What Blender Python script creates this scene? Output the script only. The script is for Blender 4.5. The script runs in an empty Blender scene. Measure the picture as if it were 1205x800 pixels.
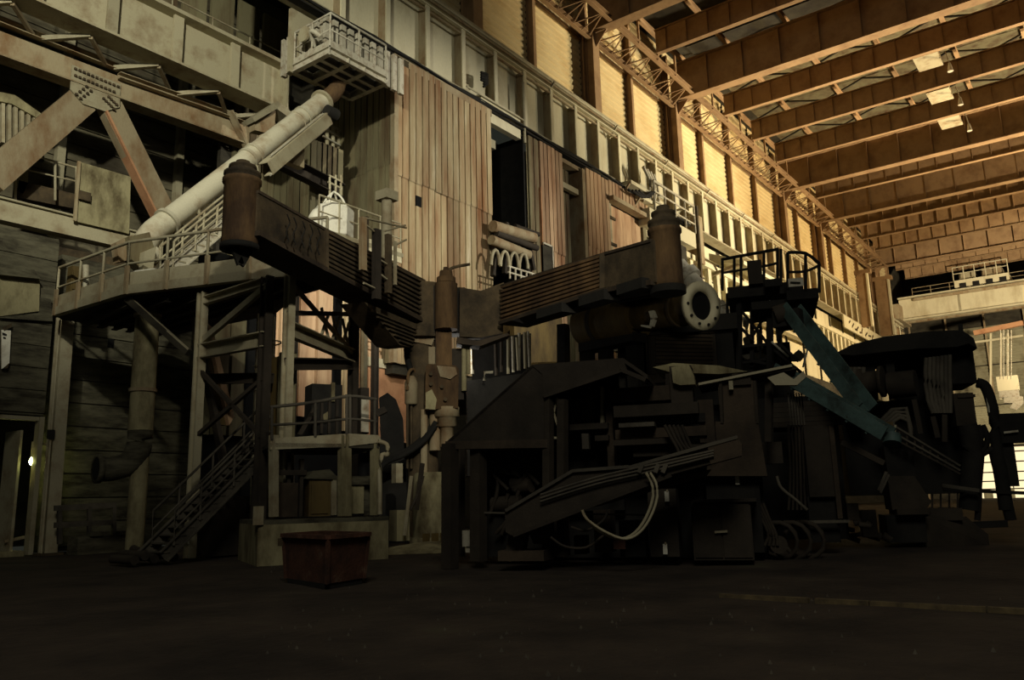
import bpy, math, random
from mathutils import Vector as V, Matrix
random.seed(4)
C = bpy.context.scene.collection
SC = bpy.context.scene

# ------------------------------------------------------------------ camera
# world: X runs along the long wall away from the camera, Y towards that wall, Z up (metres)
EYE = V((0, 0, 1.5)); FPX = 957.025
CX = V((0.60169726, -0.79836079, -0.02409269))   # camera right
CY = V((-0.14128591, -0.13607378, 0.98057239))   # camera up
CZ = V((-0.78612893, -0.58660376, -0.19467235))  # camera back
cam = bpy.data.cameras.new('camera'); co = bpy.data.objects.new('camera', cam); C.objects.link(co)
co.matrix_world = Matrix(((CX.x, CY.x, CZ.x, EYE.x), (CX.y, CY.y, CZ.y, EYE.y), (CX.z, CY.z, CZ.z, EYE.z), (0, 0, 0, 1)))
cam.sensor_width = 36; cam.lens = 36 * FPX / 1205; cam.clip_end = 600
SC.camera = co

# ------------------------------------------------------------------ light
w = bpy.data.worlds.new('world'); SC.world = w; w.use_nodes = True
w.node_tree.nodes['Background'].inputs[0].default_value = (0.75, 0.8, 0.62, 1)
w.node_tree.nodes['Background'].inputs[1].default_value = 0.020
SC.view_settings.view_transform = 'Standard'; SC.view_settings.look = 'None'
SC.view_settings.exposure = 0.12; SC.view_settings.gamma = 1
def lamp(name, kind, loc, target, power, col, size=1.0, ang=60, blend=.5):
    l = bpy.data.lights.new(name, kind); o = bpy.data.objects.new(name, l); C.objects.link(o)
    l.energy = power; l.color = col; o.location = loc
    o.rotation_euler = (V(target) - V(loc)).to_track_quat('-Z', 'Y').to_euler()
    if kind == 'SPOT': l.spot_size = math.radians(ang); l.spot_blend = blend; l.shadow_soft_size = size
    if kind == 'AREA': l.size = size
    return o
lamp('warm_floodlight', 'SPOT', (112, -30, 8), (98, 30, 44), 195000, (1, .76, .44), 2.0, 84, .6)
lamp('far_end_fill', 'SPOT', (104, -22, 10), (170, 10, 31), 210000, (1, .82, .55), 2.0, 62, .6)  # unseen spot added to brighten the end wall and crane
lamp('roof_underside_fill', 'SPOT', (92, -4, 2), (84, 2, 40), 110000, (1, .80, .52), 1.5, 96, .7)  # unseen spot added below to lift the girder undersides
lamp('furnace_bay_light', 'SPOT', (24.5, 23.0, 12.2), (26.5, 30, 8), 1300, (1, .95, .82), .3, 90, .7)
lamp('daylight_opposite', 'SPOT', (92, -25, 16), (68, 30, 30), 130000, (1, .93, .72), 1.5, 40, .7)
lamp('front_floodlight', 'SPOT', (46, -24, 22), (36, 29, 18), 80000, (1, .94, .80), .6, 28, .8)
lamp('left_floodlight', 'SPOT', (-8, 2, 24), (18, 33, 20.5), 46000, (1, .97, .78), .5, 46, .9)
lamp('arm_fill', 'SPOT', (-2, -6, 16), (20, 18.5, 10.3), 15000, (1, .94, .76), .4, 33, .8)  # unseen fill added for the camera side of the furnace arms
lamp('tube_fill', 'POINT', (23.6, 20.3, 7.0), (0, 0, 0), 60, (1, .95, .85), .1)  # fill point added to whiten the tube cluster, no fitting there
lamp('burner_fill', 'SPOT', (12, 2, 5.2), (23.4, 13, 7.3), 420, (1, .92, .7), .2, 30, .8)  # unseen fill added for the burner pipe in the arm's shadow
lamp('front_fill', 'AREA', (-8, -6, 24), (20, 12, 2), 2000, (1, .95, .80), 8)  # soft frontal fill added behind the camera for the machine fronts

# ------------------------------------------------------------------ materials
def lin(c): return tuple((x/255/12.92 if x/255 <= .04045 else ((x/255+.055)/1.055)**2.4) for x in c)
def mat(name, base, stain=None, amount=.45, scale=1.2, streak=1.0, rough=.75, bump=.25, metal=0.0, fine=18, third=None, vary=.15):
    m = bpy.data.materials.new(name); m.use_nodes = True; nt = m.node_tree; N = nt.nodes; L = nt.links
    b = N['Principled BSDF']; b.inputs['Roughness'].default_value = rough; b.inputs['Metallic'].default_value = metal
    try: b.inputs['Specular IOR Level'].default_value = .3
    except Exception: pass
    g = N.new('ShaderNodeNewGeometry'); oi = N.new('ShaderNodeObjectInfo')
    mp = N.new('ShaderNodeMapping'); mp.inputs['Scale'].default_value = (1, 1, 1/streak)
    L.new(g.outputs['Position'], mp.inputs['Vector'])
    n1 = N.new('ShaderNodeTexNoise'); n1.inputs['Scale'].default_value = scale; n1.inputs['Detail'].default_value = 8; n1.inputs['Roughness'].default_value = .65
    n2 = N.new('ShaderNodeTexNoise'); n2.inputs['Scale'].default_value = fine; n2.inputs['Detail'].default_value = 4
    L.new(mp.outputs[0], n1.inputs['Vector']); L.new(mp.outputs[0], n2.inputs['Vector'])
    r = N.new('ShaderNodeValToRGB'); e = r.color_ramp.elements
    s = stain or tuple(int(x*.55) for x in base)
    e[0].position = amount - .13; e[0].color = lin(s) + (1,); e[1].position = amount + .13; e[1].color = lin(base) + (1,)
    if third:
        k = r.color_ramp.elements.new(min(.95, amount + .25)); k.color = lin(third) + (1,)
    L.new(n1.outputs['Fac'], r.inputs['Fac'])
    hs = N.new('ShaderNodeHueSaturation'); L.new(r.outputs['Color'], hs.inputs['Color'])
    a = N.new('ShaderNodeMath'); a.operation = 'MULTIPLY_ADD'; a.inputs[1].default_value = 2*vary; a.inputs[2].default_value = 1 - vary - .12
    L.new(oi.outputs['Random'], a.inputs[0])
    a2 = N.new('ShaderNodeMath'); a2.operation = 'MULTIPLY_ADD'; a2.inputs[1].default_value = .24
    L.new(n2.outputs['Fac'], a2.inputs[0]); L.new(a.outputs[0], a2.inputs[2]); L.new(a2.outputs[0], hs.inputs['Value'])
    L.new(hs.outputs[0], b.inputs['Base Color'])
    if bump:
        bp = N.new('ShaderNodeBump'); bp.inputs['Strength'].default_value = bump; bp.inputs['Distance'].default_value = .03
        L.new(n2.outputs['Fac'], bp.inputs['Height']); L.new(bp.outputs[0], b.inputs['Normal'])
    return m
def glow(name, col, s):
    m = bpy.data.materials.new(name); m.use_nodes = True; b = m.node_tree.nodes['Principled BSDF']
    b.inputs['Base Color'].default_value = (0, 0, 0, 1); b.inputs['Emission Color'].default_value = col + (1,); b.inputs['Emission Strength'].default_value = s
    return m
CREAM = mat('cream_paint', (208, 200, 168), (172, 158, 124), .38, .5, 3, .7, .12)
YELL = mat('yellowed_sheet', (206, 186, 138), (186, 160, 110), .42, .35, .6, .7, .15)
STEEL = mat('grey_painted_steel', (166, 158, 130), (122, 102, 74), .40, .9, 1, .7, .2)
RSTEEL = mat('rust_and_rib_shade_steel', (154, 141, 112), (122, 94, 64), .44, 1.1, 2, .75, .25)  # rusty steel; on the runway girder ribs it stands in for shade
BEAM = mat('brown_steel', (152, 124, 90), (120, 92, 64), .42, .6, 1, .75, .15)
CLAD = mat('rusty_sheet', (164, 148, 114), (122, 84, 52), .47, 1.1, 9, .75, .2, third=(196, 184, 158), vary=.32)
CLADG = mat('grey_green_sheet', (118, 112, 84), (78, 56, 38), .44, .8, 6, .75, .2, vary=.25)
PINK = mat('pinkish_sheet', (188, 158, 124), (130, 88, 58), .44, 1.2, 8, .75, .15, vary=.28)
DARKS = mat('dark_siding', (62, 58, 46), (34, 30, 24), .46, .5, .4, .85, .2)
SOOTL = mat('dusty_dark_steel', (92, 86, 74), (56, 52, 46), .45, .9, 1, .85, .25)
CONC = mat('board_marked_concrete', (96, 92, 74), (48, 44, 34), .47, .9, .25, .95, .5, fine=9)
CONL = mat('pale_concrete', (150, 142, 108), (84, 74, 52), .46, 1.2, 2, .95, .4)
DUCT = mat('pale_duct_paint', (190, 184, 160), (140, 118, 88), .38, .9, 1, .6, .12)
RUST = mat('deep_rust', (108, 84, 55), (64, 48, 33), .48, 1.4, 3, .9, .4, third=(134, 104, 70))
DRUST = mat('dark_rust', (86, 73, 53), (48, 41, 31), .47, 1.1, 1, .9, .4, third=(106, 88, 62))
MACH = mat('sooty_steel', (58, 51, 42), (39, 34, 28), .45, .9, 1, .85, .25)
MACHB = mat('sooty_brown_steel', (70, 59, 46), (42, 35, 28), .46, .9, 1, .85, .25)
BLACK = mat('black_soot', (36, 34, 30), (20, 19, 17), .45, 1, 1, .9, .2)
VOID = mat('dark_interior', (10, 10, 9), (5, 5, 5), .5, 1, 1, 1, 0)
BLUE = mat('blue_green_paint', (76, 98, 94), (46, 54, 50), .45, 1.6, 1, .6, .2)
OLIVE = mat('olive_plate', (96, 80, 44), (52, 40, 24), .45, .8, 3, .7, .2)
WHITE = mat('white_woven_plastic', (226, 222, 204), (170, 160, 140), .36, 2, 1, .7, .2)
PLATE = mat('pale_rail_paint', (184, 178, 158), (120, 96, 70), .38, 3, 1, .6, .1)
FLOOR = mat('sooty_floor', (58, 49, 40), (34, 28, 23), .48, .45, 1, .97, .8, fine=7, third=(66, 62, 46))
LINE = mat('worn_yellow_paint', (104, 90, 62), (56, 48, 38), .47, 2.4, 1, .9, .3)
BINR = mat('red_rust_bin', (92, 60, 46), (54, 40, 32), .46, 1.8, 1, .85, .35, third=(118, 100, 82))
DAY = glow('daylight', (1.0, .80, .46), 1.15)
BULB = glow('yellow_green_bulb', (.95, 1, .35), 45)
GBOARD = mat('grey_siding', (104, 98, 78), (66, 58, 44), .45, .5, .4, .85, .2)
CORR = mat('end_wall_sheet', (150, 146, 120), (100, 92, 70), .42, .4, 1, .8, .15)
ORNG = mat('orange_brown_sheet', (190, 142, 104), (150, 102, 70), .4, .7, 1, .75, .15)

# ------------------------------------------------------------------ placing
def ray(px, py): return CX*(px-602.5) + CY*(400-py) - CZ*FPX
def P(px, py, x=None, y=None, z=None, pl=None):
    """point of the scene seen at (px,py) of the photo, on a known plane"""
    d = ray(px, py)
    if x is not None: t = x/d.x
    elif y is not None: t = y/d.y
    elif z is not None: t = (z-EYE.z)/d.z
    else:
        (O, e) = pl; n = V((-e[1], e[0], 0)); t = n.dot(V((O[0], O[1], 0)))/n.dot(V((d.x, d.y, 0)))
    return EYE + d*t
def norm2(e): l = math.hypot(*e); return (e[0]/l, e[1]/l)
def away(pl, k):
    O, e = pl; n = (-e[1], e[0]); s = 1 if n[0]*O[0] + n[1]*O[1] > 0 else -1
    return ((O[0]+n[0]*k*s, O[1]+n[1]*k*s), e)
def nrm(pl):
    O, e = pl; n = V((-e[1], e[0], 0)); return n if n.x*O[0] + n.y*O[1] > 0 else -n
FP = ((15.3, 13.4), norm2((.35, -.937)))      # front of the dark machinery
def F(k): return away(FP, k)
MP = ((22.0, 20.6), norm2((20.6, -22)))       # through the furnace mast
def M(k): return away(MP, k)
QP = ((13.9, 18.9), norm2((3.3, -1.4)))       # front of the concrete plinth
def Q(k): return away(QP, k)
YP = lambda y: ((0, y), (1, 0))
XP = lambda x: ((x, 0), (0, 1))

# ------------------------------------------------------------------ mesh building
class MB:
    def __init__(s): s.v = []; s.f = []; s.sm = []
    def add(s, vs, fs, smooth=False):
        o = len(s.v); s.v += [V(a) for a in vs]; s.f += [tuple(i+o for i in f) for f in fs]; s.sm += [smooth]*len(fs); return s
    def hexa(s, p):  # p: 4 lower + 4 upper
        return s.add(p, [(3, 2, 1, 0), (4, 5, 6, 7), (0, 1, 5, 4), (1, 2, 6, 5), (2, 3, 7, 6), (3, 0, 4, 7)])
    def box(s, c, d, rz=0):
        c = V(c); x, y, z = d[0]/2, d[1]/2, d[2]/2; R = Matrix.Rotation(rz, 3, 'Z')
        q = [(-x, -y), (x, -y), (x, y), (-x, y)]
        return s.hexa([c + R @ V((a, b, -z)) for a, b in q] + [c + R @ V((a, b, z)) for a, b in q])
    def b2(s, lo, hi): return s.box([(a+b)/2 for a, b in zip(lo, hi)], [abs(b-a) for a, b in zip(lo, hi)])
    def frame(s, A, B, up):
        A, B = V(A), V(B); d = (B-A).normalized(); u = V(up)
        if abs(d.dot(u)) > .97: u = V((1, 0, 0)) if abs(d.x) < .9 else V((0, 1, 0))
        r = d.cross(u).normalized(); u = r.cross(d).normalized(); return A, B, d, r, u
    def bar(s, A, B, w_, h, up=(0, 0, 1), ow=0, oh=0):
        A, B, d, r, u = s.frame(A, B, up); o = r*ow + u*oh
        q = [(-1, -1), (1, -1), (1, 1), (-1, 1)]
        return s.hexa([A+o+r*(a*w_/2)+u*(b*h/2) for a, b in q] + [B+o+r*(a*w_/2)+u*(b*h/2) for a, b in q])
    def ibeam(s, A, B, w_, h, t=.05, up=(0, 0, 1)):
        s.bar(A, B, t, h, up); s.bar(A, B, w_, t, up, 0, h/2); s.bar(A, B, w_, t, up, 0, -h/2); return s
    def chan(s, A, B, w_, h, t=.04, up=(0, 0, 1)):
        s.bar(A, B, t, h, up, -w_/2, 0); s.bar(A, B, w_, t, up, 0, h/2); s.bar(A, B, w_, t, up, 0, -h/2); return s
    def lathe(s, A, B, prof, n=14, cap=True):
        """prof: (t along A-B in metres, radius)"""
        A, B, d, r, u = s.frame(A, B, (0, 0, 1)); vs = []; fs = []
        for (t, R) in prof:
            for i in range(n):
                a = 2*math.pi*i/n; vs.append(A + d*t + r*(R*math.cos(a)) + u*(R*math.sin(a)))
        for k in range(len(prof)-1):
            for i in range(n):
                j = (i+1) % n; fs.append((k*n+i, k*n+j, (k+1)*n+j, (k+1)*n+i))
        s.add(vs, fs, True)
        if cap:
            m = len(prof)-1; s.add(vs[:n], [tuple(range(n-1, -1, -1))]); s.add(vs[m*n:], [tuple(range(n))])
        return s
    def cyl(s, A, B, r, n=14, cap=True, r2=None):
        L = (V(B)-V(A)).length; return s.lathe(A, B, [(0, r), (L, r if r2 is None else r2)], n, cap)
    def tube(s, pts, r, n=7):
        pts = [V(p) for p in pts]; vs = []; fs = []; u = V((0, 0, 1))
        for k, p in enumerate(pts):
            d = (pts[min(k+1, len(pts)-1)] - pts[max(k-1, 0)]).normalized()
            a = d.cross(u)
            if a.length < .05: a = d.cross(V((1, 0, 0)))
            a.normalize(); b = a.cross(d).normalized()
            for i in range(n):
                t = 2*math.pi*i/n; vs.append(p + a*(r*math.cos(t)) + b*(r*math.sin(t)))
        for k in range(len(pts)-1):
            for i in range(n):
                j = (i+1) % n; fs.append((k*n+i, k*n+j, (k+1)*n+j, (k+1)*n+i))
        s.add(vs, fs, True); s.add(vs[:n], [tuple(range(n-1, -1, -1))]); s.add(vs[-n:], [tuple(range(n))]); return s
    def prism(s, poly, vec):
        poly = [V(p) for p in poly]; n = len(poly); vec = V(vec)
        fs = [tuple(range(n)), tuple(range(2*n-1, n-1, -1))] + [(i, n+i, n+(i+1) % n, (i+1) % n) for i in range(n)]
        return s.add(poly + [p+vec for p in poly], fs)
    def build(s, name, m, parent=None, label=None, cat=None, group=None, kind=None, origin=None):
        me = bpy.data.meshes.new(name)
        if parent is not None: og = wloc(parent)
        elif origin is not None: og = V(origin)
        else:
            xs = [v.x for v in s.v]; ys = [v.y for v in s.v]; zs = [v.z for v in s.v]
            og = V(((min(xs)+max(xs))/2, (min(ys)+max(ys))/2, min(zs)))
        me.from_pydata([tuple(v-og) for v in s.v], [], s.f); me.update()
        me.polygons.foreach_set('use_smooth', s.sm)
        import bmesh
        bm = bmesh.new(); bm.from_mesh(me); bmesh.ops.recalc_face_normals(bm, faces=bm.faces); bm.to_mesh(me); bm.free()
        me.materials.append(m)
        o = bpy.data.objects.new(name, me); C.objects.link(o)
        if parent is not None: o.parent = parent
        else: o.location = og
        return tag(o, label, cat, group, kind)
def wloc(o):
    p = V((0, 0, 0))
    while o is not None: p += o.location; o = o.parent
    return p
def tag(o, label=None, cat=None, group=None, kind=None):
    for k, v in (('label', label), ('category', cat), ('group', group), ('kind', kind)):
        if v: o[k] = v
    return o
def thing(name, label, cat, loc, group=None):
    o = bpy.data.objects.new(name, None); C.objects.link(o); o.location = loc; o.empty_display_size = .2
    return tag(o, label, cat, group)
# one-line parts
def bar(T, name, m, A, B, w_, h=None, up=(0, 0, 1)): return MB().bar(A, B, w_, h or w_, up).build(name, m, T)
def ib(T, name, m, A, B, w_, h, t=.05, up=(0, 0, 1)): return MB().ibeam(A, B, w_, h, t, up).build(name, m, T)
def ch(T, name, m, A, B, w_, h, t=.04, up=(0, 0, 1)): return MB().chan(A, B, w_, h, t, up).build(name, m, T)
def tb(T, name, m, pts, r, n=7): return MB().tube(pts, r, n).build(name, m, T)
def cy(T, name, m, A, B, r, n=14, r2=None): return MB().cyl(A, B, r, n, True, r2).build(name, m, T)
def bx(T, name, m, lo, hi): return MB().b2(lo, hi).build(name, m, T)
def poly(T, name, m, pts, pl, d):
    """plate or block whose face lies on the vertical plane pl, d deep"""
    return MB().prism([P(x, y, pl=pl) for x, y in pts], nrm(pl)*d).build(name, m, T)
def rect(T, name, m, x0, y0, x1, y1, pl, d):
    """true upright box standing on plane pl behind pixels x0..x1, y0..y1"""
    a = P(x0, y1, pl=pl); b = P(x1, y1, pl=pl); tz = P((x0+x1)/2, y0, pl=pl).z; lz = min(a.z, b.z)
    n = nrm(pl)*d; q = [V((a.x, a.y, lz)), V((b.x, b.y, lz))]; q = [q[0], q[1], q[1]+n, q[0]+n]
    return MB().hexa(q + [V((p.x, p.y, tz)) for p in q]).build(name, m, T)
def pbar(T, name, m, x0, y0, x1, y1, pl, w_, h=None, up=(0, 0, 1)): return bar(T, name, m, P(x0, y0, pl=pl), P(x1, y1, pl=pl), w_, h, up)
def ptube(T, name, m, pts, pl, r, n=7, jig=0):
    q = [P(x, y, pl=pl) for x, y in pts]
    return tb(T, name, m, smooth(q), r, n)
def smooth(q, k=4):
    out = []; n = len(q)
    if n < 3: return q
    for i in range(n-1):
        p0, p1, p2, p3 = q[max(i-1, 0)], q[i], q[i+1], q[min(i+2, n-1)]
        for j in range(k):
            t = j/k; out.append(.5*((2*p1) + (p2-p0)*t + (2*p0-5*p1+4*p2-p3)*t*t + (3*p1-p0-3*p2+p3)*t**3))
    return out + [q[-1]]
def railing(T, pts, h, m, gap=1.2, r=.035, mids=(.5,)):
    pts = [V(p) for p in pts]
    for i in range(len(pts)-1):
        A, B = pts[i], pts[i+1]; n = max(1, round((B-A).length/gap))
        for k in range(n + (1 if i == len(pts)-2 else 0)):
            p = A.lerp(B, k/n); tb(T, 'railing_post', m, [p, p+V((0, 0, h))], r, 6)
    tb(T, 'handrail', m, [p+V((0, 0, h)) for p in pts], r*1.15, 6)
    for f in mids: tb(T, 'mid_rail', m, [p+V((0, 0, h*f)) for p in pts], r*.8, 6)
def sheet(width, z0, z1, ribs=2, d=.15):
    """vertical trapezoid sheet along +x, ribs stand out to -y"""
    m = MB(); w_ = width/ribs; pr = []
    for i in range(ribs):
        o = i*w_; pr += [(o, 0), (o+w_*.12, 0), (o+w_*.15, -d), (o+w_*.97, -d)]
    pr.append((width, 0)); vs = [(x, y, z0) for x, y in pr] + [(x, y, z1) for x, y in pr]; n = len(pr)
    m.add(vs, [(i, i+1, n+i+1, n+i) for i in range(n-1)]); return m
def hsheet(width, height, n, d=.06):
    """sheet with horizontal ribs along +x"""
    m = MB(); h = height/n; pr = []
    for i in range(n):
        o = i*h; pr += [(0, o), (0, o+h*.3), (-d, o+h*.42), (-d, o+h*.9)]
    pr.append((0, height)); k = len(pr)
    m.add([(0, y, z) for y, z in pr] + [(width, y, z) for y, z in pr], [(i, k+i, k+i+1, i+1) for i in range(k-1)]); return m
def share(src, loc, parent, rz=0, sc=None):
    o = src.copy(); C.objects.link(o); o.parent = parent
    o.location = V(loc) - (wloc(parent) if parent else V((0, 0, 0))); o.rotation_euler = (0, 0, rz)
    if sc: o.scale = sc
    return o
def proto(mb, name, m, loc, parent, rz=0):
    """first of a family of pieces that share one mesh: mesh in local coordinates"""
    o = mb.build(name, m, None, origin=(0, 0, 0)); o.parent = parent
    o.location = V(loc) - (wloc(parent) if parent else V((0, 0, 0))); o.rotation_euler = (0, 0, rz); return o
ORD = 'first second third fourth fifth sixth seventh eighth ninth tenth eleventh twelfth thirteenth fourteenth'.split()
# ================================================================== the setting
def floor():
    m = MB(); xs = [-6+1.0*i for i in range(48)] + [46, 52, 60, 75, 100, 140, 180]; ys = [-42+1.4*i for i in range(56)]
    def z(x, y):
        f = .05*math.sin(x*1.3+y*.7)*math.sin(y*1.1-x*.4)
        return -.06 + f*.5
    vs = [(x, y, z(x, y)) for x in xs for y in ys]; n = len(ys)
    m.add(vs, [(i*n+j, (i+1)*n+j, (i+1)*n+j+1, i*n+j+1) for i in range(len(xs)-1) for j in range(n-1)], True)
    o = m.build('floor', FLOOR, kind='structure', origin=(0, 0, 0))
    mm = MB(); y = 5.4
    while y > -8:
        l = random.uniform(.3, 1.1); mm.b2((12.46, y-l, -.06), (12.56, y, .012)); y -= l + random.choice((0, 0, .02, .1))
    mm.build('painted_line', LINE, o)
    return o
FL = floor()

# --- upper long wall: horizontally ribbed sheets between mullions
MX = [22.2+7.45*k for k in range(19)]
WN = MB().b2((18, 31.3, 30.2), (172, 31.6, 45)).build('wall_north', DARKS, kind='structure')
ps = None
for k in range(len(MX)-1):
    for (z0, h, n) in ((31.0, 7.3, 14), (38.4, 6.1, 10)):
        mb = hsheet(7.0, h, n, .09)
        if ps is None: ps = {}
        if h not in ps: ps[h] = proto(mb, 'wall_sheet', YELL, (MX[k]+.22, 31.15, z0), WN)
        else: share(ps[h], (MX[k]+.22, 31.15, z0), WN)
mu = proto(MB().ibeam((0, 0, 0), (0, 0, 12.4), .34, .55, .06, (0, 1, 0)), 'mullion', BEAM, (MX[0], 30.8, 31), WN)
for x in MX[1:]: share(mu, (x, 30.8, 31), WN)
tr = [MB().b2((18, 30.9, 38.25), (158, 31.2, 38.45)).build('wall_rail', BEAM, WN)]

# --- lower long wall beyond the cladding
WL = MB().b2((58.2, 31.3, 0), (172, 31.6, 30.2)).build('wall_east', DARKS, kind='structure')
s0 = None
for k in range(15):
    for (z0, h) in ((16.3, 6.2), (22.7, 3.4)):
        x = 58.5+6.5*k; key = h
        if s0 is None: s0 = {}
        if key not in s0: s0[key] = proto(MB().b2((0, 0, 0), (5.5, .12, h)), 'wall_panel', CREAM, (x, 31.1, z0), WL)
        else: share(s0[key], (x, 31.1, z0), WL)

# --- roof
CE = MB().b2((15, -45, 44.6), (175, 32, 44.9)).build('ceiling', DARKS, kind='structure')
for y in (29, 24.5, 19, 13.5, 8, 2.5, -3, -8.5, -14):
    ib(CE, 'purlin', BEAM, (18, y, 42.55), (172, y, 42.55), .3, .5)
pr0 = None
for k in range(20):
    mb = MB()
    for j in range(12): mb.bar((0, 29-j*4.0, 42.9 + (j % 2)*1.2), (0, 25-j*4.0, 42.9 + ((j+1) % 2)*1.2), .16, .16)
    if pr0 is None: pr0 = proto(mb, 'roof_bracing', DARKS, (26, 0, .2), CE)
    else: share(pr0, (26+7.45*k, 0, .2), CE)
# skylight deck strips between the girders
dk = proto(MB().b2((0, 0, 0), (5.6, 42, .08)), 'roof_deck_sheet', DARKS, (23.6, -13, 44.4), CE)
dk2 = proto(MB().b2((0, 0, 0), (5.6, 42, .08)), 'roof_deck_sheet', CLADG, (23.6+7.45*7, -13, 44.4), CE)
for k in range(1, 19):
    if k != 7: share(dk if k < 7 else dk2, (23.6+7.45*k, -13, 44.4), CE)

BIG = [37, 52, 67, 97, 112, 142]; SMALL = [44.6, 59.5, 74.5, 82, 89.5, 104.5, 119.5, 127, 134.5, 149.5, 157]
for i, x in enumerate(BIG):
    t = thing('roof_girder', f'deep brown plate girder under the roof, {ORD[i]} deep one along the hall', 'girder', (x, 29.2, 38.3), 'deep roof girders')
    A, B = (x, 30.3, 0), (x, -24, 0)
    z = lambda p, q: (p[0], p[1], q)
    bar(t, 'bottom_flange', BEAM, z(A, 38.35), z(B, 38.35), 1.05, .1); bar(t, 'web', BEAM, z(A, 40.2), z(B, 40.2), .07, 3.6); bar(t, 'top_flange', BEAM, z(A, 42.05), z(B, 42.05), .9, .1)
    st = None
    for k in range(15):
        y = 26.5-3.4*k
        if st is None: st = proto(MB().b2((-.28, -.03, 0), (.28, .03, 3.6)), 'stiffener', BEAM, (x, y, 38.4), t)
        else: share(st, (x, y, 38.4), t)
for i, x in enumerate(SMALL):
    t = thing('roof_beam', f'shallower brown roof beam with closely set stiffeners, {ORD[i]} shallow one along the hall', 'beam', (x, 29.2, 39.2), 'shallow roof beams')
    A, B = (x, 28.0, 0), (x, -24, 0)
    bar(t, 'bottom_flange', BEAM, (x, 28, 39.24), (x, -24, 39.24), .5, .08); bar(t, 'web', BEAM, (x, 28, 40.3), (x, -24, 40.3), .05, 2.1); bar(t, 'top_flange', BEAM, (x, 28, 41.4), (x, -24, 41.4), .5, .08)
    st = None
    for k in range(26):
        y = 27-1.9*k
        if st is None: st = proto(MB().b2((-.16, -.025, 0), (.16, .025, 2.1)), 'stiffener', BEAM, (x, y, 39.25), t)
        else: share(st, (x, y, 39.25), t)
# lugs: short hangers between neighbouring beams
for i, x in enumerate([37, 52, 67, 97, 112, 142]):
    t = thing('hall_column', f'brown steel wall column carrying a deep roof girder, {ORD[i]} along the upper wall', 'column', (x, 30.2, 31.4), 'upper wall columns')
    bar(t, 'web', BEAM, (x, 30.2, 31.4), (x, 30.2, 38.3), .07, .9, (0, 1, 0))
    bar(t, 'flange', BEAM, (x, 29.72, 31.4), (x, 29.72, 38.3), .95, .08, (0, 1, 0)); bar(t, 'flange', BEAM, (x, 30.65, 31.4), (x, 30.65, 38.3), .95, .08, (0, 1, 0))
    MB().prism([(x-.04, 29.7, 38.25), (x-.04, 28.6, 38.25), (x-.04, 29.7, 37.0)], (.08, 0, 0)).build('gusset', BEAM, t)
    bar(t, 'cap_plate', BEAM, (x-.6, 30.2, 38.27), (x+.6, 30.2, 38.27), 1.1, .06)
for i, (a, b) in enumerate(((37, 52), (52, 67), (67, 97), (97, 112), (112, 142))):
    t = thing('lattice_girder', f'flat lattice girder running along the upper wall under the roof, {ORD[i]} bay of five', 'girder', ((a+b)/2, 28.8, 38.0), 'wall lattice girders')
    ch(t, 'chord', BEAM, (a+.6, 29.9, 37.8), (b-.6, 29.9, 37.8), .34, .4); ch(t, 'chord', BEAM, (a+.6, 27.9, 38.55), (b-.6, 27.9, 38.55), .34, .4)
    n = int((b-a)/1.25); xx = [a+.6+(b-a-1.2)*k/n for k in range(n+1)]
    for k in range(n):
        p, q = ((xx[k], 29.9, 37.85), (xx[k+1], 27.9, 38.5)) if k % 2 == 0 else ((xx[k], 27.9, 38.5), (xx[k+1], 29.9, 37.85))
        bar(t, 'lacing', BEAM, p, q, .09)
        if k % 2: bar(t, 'batten', BEAM, (xx[k], 29.9, 37.85), (xx[k], 27.9, 38.5), .08)
    for k in range(0, n, 3): bar(t, 'hanger', BEAM, (xx[k], 27.9, 38.6), (xx[k], 27.9, 40.6), .16)
for (px, py, z, nm) in ((1092, 72, 39.6, 'pale roof lamp housing between the upper right roof beams, highest of the three'), (1106, 112, 39.6, 'pale roof lamp housing between the roof beams, middle one of the three'), (1118, 143, 39.4, 'pale roof lamp housing peeping below a roof beam, lowest of the three')):
    p = P(px, py, z=z); t = thing('roof_lamp', nm, 'lamp', p, 'roof lamp housings')
    bx(t, 'housing', RSTEEL, p+V((-1.3, -.9, 0)), p+V((1.3, .9, .8)))
    bx(t, 'rim', STEEL, p+V((-1.45, -1, -.1)), p+V((1.45, 1, .05)))
    cy(t, 'lamp_cup', PLATE, p+V((.4, -1.6, -1.4)), p+V((.4, -1.6, -.6)), .25, 10, .1); tb(t, 'lamp_stem', PLATE, [p+V((.4, -1.6, -.6)), p+V((.4, -1.4, .6))], .05)

for (x0, x1, y0, y1, nm) in ((1012, 1024, 318, 362, 'wide brown column near the far end of the long wall, left one of two'), (1034, 1050, 326, 374, 'wide brown column near the far end of the long wall, right one of two')):
    a = P(x0, y1, y=29.2); b = P(x1, y1, x=a.x); tz = P(x0, y0, x=a.x).z
    t = thing('end_column', nm, 'column', (a.x, (a.y+b.y)/2, a.z), 'wide far columns')
    bx(t, 'shaft', BEAM, (a.x, b.y, a.z-3), (a.x+.6, a.y, tz)); bar(t, 'flange', CREAM, (a.x+.3, b.y, a.z-3), (a.x+.3, b.y, tz), .8, .25, (0, 1, 0)); bx(t, 'bracket', BEAM, (a.x-.2, b.y-.6, tz-.6), (a.x+.8, a.y+.3, tz))
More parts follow.
